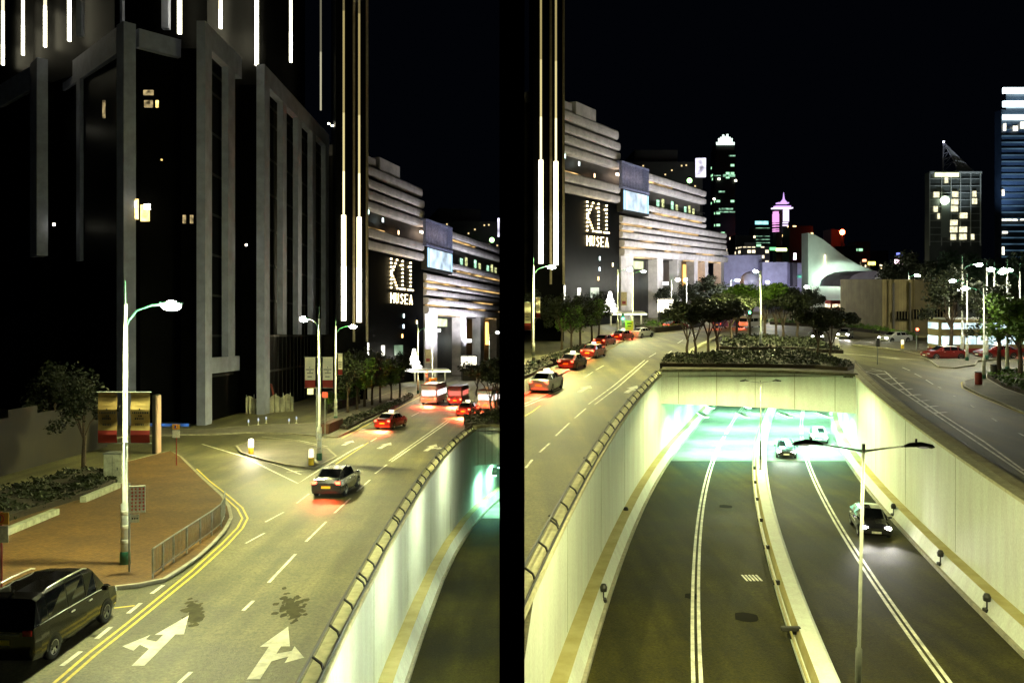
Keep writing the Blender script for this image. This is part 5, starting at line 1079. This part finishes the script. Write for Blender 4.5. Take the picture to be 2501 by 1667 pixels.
def bus(side, x, y, ang, L, Wd, H, label, body, roofm, bands, glow, cat, name, tail=True, power=1, skirt=None, panel_=None):
    n = Vector((0, -SL[side], 1)).normalized(); fwd = Vector((math.cos(R(ang)), math.sin(R(ang)), 0)); fwd = (fwd - n * fwd.dot(n)).normalized(); lat = n.cross(fwd)
    t = thing(name, label, cat); t.matrix_world = Matrix.Translation(W(side, (x, y, .005))) @ Matrix((fwd, lat, n)).transposed().to_4x4()
    q = MB(); q.cbox((0, 0, .35 + (H - .5) / 2), (L, Wd, H - .5), body, 0, .12); q.build('body', t)
    q = MB(); q.cbox((0, 0, H - .1), (L - .15, Wd - .1, .16), roofm, 0, .05); q.build('roof', t)
    if skirt: q = MB(); q.cbox((0, 0, .62), (L + .02, Wd + .02, .6), skirt, 0, .1); q.build('skirt', t)
    for (z0, z1) in bands:
        nw = max(3, int(L / 1.4))
        for sy in (-1, 1):
            for i in range(nw):
                x0 = -L / 2 + .25 + i * (L - .5) / nw; q = MB(); q.cbox((x0 + (L - .5) / nw / 2, sy * (Wd / 2 + .006), (z0 + z1) / 2), ((L - .5) / nw - .12, .02, z1 - z0), glow); q.build('side_window', t)
        for sx in (-1, 1): q = MB(); q.cbox((sx * (L / 2 + .006), 0, (z0 + z1) / 2), (.02, Wd - .35, z1 - z0), glow); q.build('windscreen' if sx > 0 else 'rear_window', t)
    for sx in (-1, 1):
        for sy in (-1, 1):
            wheel(t, sx * L * .31, sy * (Wd / 2 - .12), .45, rimm)
            q = MB(); q.cbox((sx * (L / 2 + .02), sy * Wd * .38, .85), (.06, .22, .22), (redl if tail else mat('lamp_red_off', (.35, .01, .01), .2)) if sx < 0 else mat('lamp_clear', (.5, .5, .5), .15), 0, .02); q.build('tail_light' if sx < 0 else 'headlight', t)
    q = MB(); q.cbox((-L / 2 - .03, 0, .7), (.03, .5, .13), plate_y); q.build('plate', t)
    if tail: spot(t, (-L / 2 - .15, 0, 1.0), 190 * power, (1, .07, .03), 105, .5, .8, (-.7, 0, -1))
    return t
busg = emit('bus_interior', (.70, .95, 1), .20, .5, .8); busg2 = emit('bus_interior_pale', (1, .85, .8), .28, .5, 1.2)
bus('L', -10.2, 111.5, 84, 6.9, 2.1, 2.7, 'white minibus with a red roof at the far end of the left street', whitep, taxi, [(1.2, 1.9)], busg2, 'minibus', 'minibus', power=20)
bus('L', -6.9, 109.5, 84, 5.2, 1.9, 2.5, 'tall red van between the minibus and the queuing taxi', taxi, taxi, [(1.3, 1.9)], emit('red_lit_glass', (1, .2, .15), .12), 'van', 'van', power=20)
bus('L', -2.6, 102.5, 80, 5.6, 2.1, 2.5, 'pale minibus with red top against the dividing wall, left street', whitep, taxi, [(1.3, 1.95)], busg2, 'minibus', 'minibus', power=20)
bus('R', 70, 176, 8, 10.5, 2.5, 4.4, 'far red double deck bus beyond the junction', taxi, taxi, [(1.3, 2.1), (2.9, 3.6)], emit('bus_warm', (1, .8, .5), .2, .5, .8), 'bus', 'double_deck_bus', power=4)
bus('R', 54.2, 98.6, 183, 11.5, 2.5, 4.3, 'double deck bus with blue white lit windows behind the dark tree', mat('bus_olive', (.16, .13, .05), .4), cream, [(1.3, 2.25), (3.05, 3.75)], busg, 'bus', 'double_deck_bus', tail=False, skirt=taxi)
bus('R', 38.5, 152, 40, 6.5, 2.2, 2.9, 'dark blue lorry half hidden behind the mound trunks', mat('blue_lorry', (.05, .05, .16), .4), mat('blue_lorry', (.05, .05, .16)), [(1.6, 2.1)], glassc, 'lorry', 'lorry')
bus('R', 42.6, 152, 40, 4.8, 1.9, 2.3, 'white van beside the dark blue lorry', whitep, whitep, [(1.2, 1.8)], glassc, 'van', 'van', power=2)

# ---------------------------------------------------------------- street furniture
BG = 'pairs of cream banners on lamp posts'
def banner(side, p, wd, z0, z1, label, flip=1, mm=None, y=-.12):
    t = thing('banner', label, 'banner', W(side, p), group=BG); cm = mm or mat('banner_cloth', (.42, .30, .10), .85, var=.12, spec=.1); x0 = .26 * flip; x1 = (.26 + wd) * flip
    q = MB(); n = 12; vs = []
    for i in range(n + 1):
        z = z1 + (z0 - z1) * i / n; b = .03 * math.sin(i * 1.1)
        vs += [(x0, y + b, z), (x1, y + b * .5, z), (x0, y + .012 + b, z), (x1, y + .012 + b * .5, z)]
    k = int(n * .78); fs = lambda a, b_: [f for i in range(a, b_) for f in ((4 * i, 4 * i + 4, 4 * i + 5, 4 * i + 1), (4 * i + 2, 4 * i + 3, 4 * i + 7, 4 * i + 6))]
    q.add(vs, fs(0, k), cm); q.add(vs, fs(k, n), mat('banner_red', (.26, .02, .012), .75)); q.build('cloth', t)
    q = MB()
    for z in (z0 - .02, z1 + .02): q.tube([(0, y + .05, z), (x1 + .05 * flip, y + .03, z)], .022, steel, 6)
    q.build('rods', t)
    rng = random.Random(int(abs(p[0] * 10))); q = MB()
    for (zz, w_) in ((.62, .10), (.52, .80), (.43, .14), (.35, .52), (.18, .45)):
        xx = (x0 + x1) / 2 - wd * w_ / 2
        while xx < (x0 + x1) / 2 + wd * w_ / 2 - .02:
            l = rng.uniform(.03, .07); q.box((xx, y - .042, z0 + (z1 - z0) * (.22 + zz * .7)), (xx + l, y - .036, z0 + (z1 - z0) * (.22 + zz * .7) + .07), dark); xx += l + .025
    q.build('lettering', t); return t
pA = G('L', 306, 1384)
banner('L', pA, .72, 4.75, 6.65, 'dull brown cream banner on the left side of the nearest lamp post', -1, mat('banner_dull', (.22, .15, .05), .9, var=.2, spec=.1)); banner('L', pA, .72, 4.75, 6.65, 'bright cream banner with red foot on the right side of the nearest lamp post', 1)
pB = G('L', 780, 1127); wc = mat('banner_white', (.85, .80, .62), .7, var=.06)
banner('L', pB, .72, 5.2, 7.3, 'washed out cream banner left of the island lamp post', -1, wc); banner('L', pB, .72, 5.2, 7.3, 'washed out cream banner right of the island lamp post', 1, wc)
pC = G('L', 820, 1030); banner('L', pC, .45, 4.85, 7.0, 'narrow cream banner on the lamp post behind the island', 1, wc)
pH = G('R', 1303, 896); banner('R', pH, .72, 3.7, 6.4, 'white banner cut by the dividing wall beside the right street lamp post', -1, wc); banner('R', pH, .4, 4.9, 6.9, 'narrow cream banner on the right of that lamp post', 1, wc)
# info totem, cabinet, signs, railing
p = G('L', 382, 1106); t = thing('info_pillar', 'tall dark info pillar with a lit pinkish edge right of the bright banner', 'pillar', W('L', p))
q = MB(); q.cbox((0, 0, 2.2), (.28, .9, 4.4), dark, 0, .03); q.build('body', t); q = MB(); q.cbox((.2, -.1, 2.2), (.12, .7, 4.3), mat('pillar_edge', (.42, .28, .2), .6)); q.build('edge', t)
p = G('L', 282, 1182); t = thing('utility_cabinet', 'weathered pale green cabinet at the corner of the planted bed', 'cabinet', W('L', p))
q = MB(); q.cbox((0, 0, .95), (1.05, .8, 1.8), mat('cabinet_grey', (.36, .38, .28), .7, var=.35, scale=2), 0, .03); q.build('body', t); q = MB(); q.cbox((0, 0, 1.88), (1.12, .88, .08), steel, 0, .02); q.build('lid', t)
q = MB(); q.cbox((0, -.405, .95), (.015, .01, 1.6), dark); q.cbox((.3, -.41, 1.0), (.04, .02, .16), dark); q.build('door_gap', t)
def sign_post(side, u, v, hgt, label, boards, pm=steel, r=.035, rz=0):
    t = thing('sign_post', label, 'road sign', W(side, G(side, u, v)), R(rz)); q = MB(); q.tube([(0, 0, 0), (0, 0, hgt)], r, pm, 8); q.build('pole', t)
    for (z0, z1, w_, m_, dx) in boards:
        q = MB(); q.cbox((dx, -.06, (z0 + z1) / 2), (w_, .03, z1 - z0), m_, 0, .012); b = q.build('board', t)
    return t
sb = mat('sign_white', (.62, .60, .48), .6, var=.2, scale=9); sy = mat('sign_orange', (.65, .33, .03), .5); mr_ = mat('sign_red_marks', (.55, .06, .03), .6)
t = sign_post('L', 316, 1404, 3.4, 'white board with rows of red marks on a thin pole beside the nearest lamp post', [(2.30, 3.30, .58, sb, .28), (1.95, 2.25, .30, sb, .20)], rz=12)
q = MB(); rng = random.Random(3)
for i in range(7):
    for j in range(4):
        x, z = .08 + j * .13, 2.40 + i * .125; q.box((x, -.085, z), (x + rng.uniform(.04, .08), -.078, z + .05), mr_); q.box((x + .03, -.085, z - .02), (x + .05, -.078, z + .08), mr_)
for j in range(3): q.box((.1 + j * .08, -.085, 2.07), (.15 + j * .08, -.078, 2.13), dark)
q.build('lettering', t)
def no_park(side, u, v, h, label, s_=1):
    t = sign_post(side, u, v, h, label, [(h - .36, h, .52, sy, 0), (h - .92, h - .4, .50, sb, 0)], redp); q = MB(); n = 16
    q.tube([(.12 * math.cos(2 * math.pi * k / n), -.085, h - .18 + .12 * math.sin(2 * math.pi * k / n)) for k in range(n + 1)], .02, mr_, 5, False); q.cbox((0, -.082, h - .18), (.17, .008, .17), mat('sign_blue', (.02, .05, .3), .5), .78); q.build('emblem', t); return t
no_park('L', 431, 1140, 2.9, 'no stopping sign on a dark red pole at the pavement corner'); no_park('L', 4, 1520, 3.4, 'no stopping sign on a red pole cut by the left edge of the picture')
t = thing('guard_railing', 'curved silver pedestrian railing along the pavement corner', 'railing', W('L', G('L', 373, 1410))); o0 = G('L', 373, 1410)
pts = [G('L', u, v, .13) - Vector((o0.x, o0.y, 0)) for u, v in ((373, 1411), (398, 1392), (424, 1373), (456, 1350), (489, 1326), (517, 1306), (540, 1286), (548, 1268), (549, 1252))]
pts = [Vector((a.x, a.y, a.z + SL['L'] * a.y)) for a in pts]
for z in (1.05, .18): q = MB(); q.tube([a + Vector((0, 0, z)) for a in pts], .03, steel, 6); q.build('rail', t)
for i, a in enumerate(pts): q = MB(); q.tube([a, a + Vector((0, 0, 1.05))], .035, steel, 6); q.build('post', t)
q = MB()
for a, b in zip(pts, pts[1:]):
    n = int((b - a).length / .13)
    for k in range(1, n): c = a.lerp(b, k / n); q.tube([c + Vector((0, 0, .18)), c + Vector((0, 0, 1.05))], .011, steel, 4, False)
q.build('bars', t)
def bollard(side, u, v, label, lit_):
    t = thing('traffic_bollard', label, 'bollard', W(side, G(side, u, v, .13)), group=None); q = MB()
    q.lathe((0, 0, 0), [(.17, 0), (.19, .05), (.19, .5), (.17, .52)], mat('bollard_yellow', (.75, .50, .02), .5), 14); q.build('base', t, True); q = MB()
    q.lathe((0, 0, 0), [(.175, .5), (.18, .95), (.15, 1.08), (.01, 1.12)], emit('bollard_lit', (1, .93, .66), 2.2) if lit_ == 2 else emit('bollard_dim', (1, .85, .45), .25), 14); q.build('cap', t, True)
    if lit_ == 2: point(t, (0, 0, 1.3), 110, (1, .9, .6), .3)
bollard('L', 613, 1108, 'glowing white bollard with yellow foot on the left tip of the island', 2); bollard('L', 760, 1135, 'yellow bollard with a pale cap beside the island lamp post', 1); bollard('R', 2204, 851, 'small yellow bollard at the far kerb in front of the beige block', 1)
for i, (u, v, l) in enumerate([(607, 1041, 'leftmost small white post lamp by the hoarding'), (631, 1037, 'second small white post lamp from the left'), (650, 1033, 'third small white post lamp, left of the pale hoarding'), (706, 1038, 'small white post lamp right of the pale hoarding'), (724, 1033, 'rightmost small white post lamp by the hoarding')]):
    t = thing('post_lamp', l, 'post lamp', W('L', G('L', u, v)), group='small post lamps by the hoarding'); q = MB(); q.lathe((0, 0, 0), [(.14, 0), (.05, .12), (.05, .45)], white, 8); q.build('base', t); q = MB(); q.lathe((0, 0, 0), [(.09, .4), (.07, .62), (.02, .7)], emit('post_glow', (.8, .9, 1), .10), 8); q.build('cap', t)
tarp = mat('tarp', (.30, .29, .22), .8, var=.4, scale=.8); t = wthing('hoarding', 'crumpled pale site hoarding at the foot of the stone frames', 'hoarding', 'L', G('L', 660, 1008)); q = MB('L')
a, b = G('L', 600, 1012), G('L', 716, 1004); n = 26
for i in range(n):
    c, d = a.lerp(b, i / n), a.lerp(b, (i + 1) / n); oo = .18 * math.sin(i * 2.2), .18 * math.sin((i + 1) * 2.2); hh = 1.9 + .2 * math.sin(i * .9), 1.9 + .2 * math.sin((i + 1) * .9)
    q.poly([(c.x, c.y + oo[0], 0), (d.x, d.y + oo[1], 0), (d.x, d.y + oo[1], hh[1]), (c.x, c.y + oo[0], hh[0])], tarp)
q.build('sheet', t)
for i in range(0, n + 1, 4): q = MB('L'); c = a.lerp(b, i / n); q.tube([(c.x, c.y + .3, 0), (c.x, c.y + .3, 2.2)], .05, steel, 5); q.build('post', t)
t = wthing('excavator', 'dull red excavator arm and cab beside the hoarding', 'excavator', 'L', G('L', 650, 1000)); p = G('L', 652, 1000); rp = mat('digger_red', (.20, .025, .015), .5, var=.2); q = MB('L')
q.tube([(p.x - .6, p.y, 1.2), (p.x - .9, p.y, 3.4), (p.x + .5, p.y, 3.0), (p.x + .9, p.y, 1.3)], .14, rp, 6); q.build('arm', t); q = MB('L'); q.cbox((p.x - .6, p.y, 1.2), (1.5, 1.6, 1.3), rp, 0, .1); q.build('cab', t); q = MB('L'); q.cbox((p.x - .6, p.y, .35), (2.0, 1.9, .6), dark, 0, .12); q.build('tracks', t)
t = wthing('corrugated_hoarding', 'dim corrugated hoarding across the left edge behind the planted bed', 'hoarding', 'L', G('L', 100, 1120)); q = MB('L'); a, b = G('L', -60, 1180), G('L', 262, 1090); n = 90; cm = mat('corrugated', (.014, .011, .005), .7, var=.7, scale=.5)
for i in range(n):
    c, d = a.lerp(b, i / n), a.lerp(b, (i + 1) / n); o1, o2 = .07 * (i % 2), .07 * ((i + 1) % 2); h_ = 3.6 + .5 * (i // 18 % 2)
    q.poly([(c.x, c.y + o1, 0), (d.x, d.y + o2, 0), (d.x, d.y + o2, h_), (c.x, c.y + o1, h_)], cm)
q.build('sheet', t)
for (p0, p1, l) in (((8, 1316), (137, 1262), 'low pale stone kerb wall at the left edge, nearer the picture corner'), ((203, 1232), (288, 1196), 'low pale stone kerb wall in front of the cabinet')):
    q = MB('L'); q.ribbon([G('L', *p0), G('L', *p1)], .32, mat('pale_stone', (.34, .36, .26), .8, var=.3), .42, .30); single(q, 'bench_wall', l, 'low wall')
for (u, v, hh, l) in ((773, 1076, 4.4, 'thin grey pole with small signs left of the island lamp post'), (794, 1070, 4.0, 'thin pole with a small red sign right of the island lamp post')):
    sign_post('L', u, v, hh, l, [(hh - .5, hh, .5, mr_ if u > 780 else sb, .0 if u > 780 else -.5)])
q = MB('L'); a, b = G('L', 793, 1062), G('L', 828, 1046); q.ribbon([a, b], .8, mat('rust_box', (.09, .04, .02), .8, var=.4), 1.0, 1.0); single(q, 'planter_box', 'rusty brown planter box behind the island lamp post', 'planter')
for (u, v, hh, l, c) in ((2238, 857, 2.7, 'traffic light showing red in front of the beige block', 'signal_red'), (2143, 890, 2.6, 'dark traffic light on a thin pole by the hatched lane marking', None), (1830, 812, 3.3, 'traffic light showing green behind the mound trees', 'signal_green')):
    t = thing('traffic_signal', l, 'traffic light', W('R', G('R', u, v))); q = MB(); q.tube([(0, 0, 0), (0, 0, hh)], .055, steel); q.build('pole', t); q = MB(); q.cbox((0, -.1, hh - .3), (.34, .25, .95), dark, 0, .03); q.build('housing', t)
    if c: q = MB(); q.ball((0, -.25, hh - .05), .16, emit(c, (1, .05, .02) if 'red' in c else (.05, 1, .35), 6), 10, 6); q.build('lens', t)
for (u, v, m_, l) in ((2390, 938, redp, 'small dark red post box like bin on the right pavement tip'), (2427, 918, dark, 'dark litter bin behind the right pavement lamp post')):
    t = thing('litter_bin', l, 'bin', W('R', G('R', u, v, .13))); q = MB(); q.lathe((0, 0, 0), [(.26, 0), (.28, .1), (.28, .85), (.24, .95)], m_, 14); q.build('body', t, True); q = MB(); q.lathe((0, 0, .95), [(.3, 0), (.3, .06), (.1, .14), (.01, .15)], dark, 14); q.build('lid', t)
q = MB('R'); q.ribbon([G('R', 1995, 808), G('R', 2080, 812)], .25, mat('yellow_board', (.7, .5, .02), .5), 2.5, .7) if 0 else None
a = G('R', 2051, 812); t = thing('sign_post', 'yellow lit road sign over the second oncoming car', 'road sign', W('R', a)); q = MB(); q.tube([(0, 0, 0), (0, 0, 2.6)], .05, steel); q.build('pole', t); q = MB(); q.cbox((0, -.08, 2.2), (1.5, .08, .55), emit('yellow_sign_lit', (1, .75, .05), .35), 0, .01); q.build('board', t)
q = MB('L'); 
for i in range(1): pass
for o in bpy.data.objects:
    if 'org' in o.keys(): del o['org']
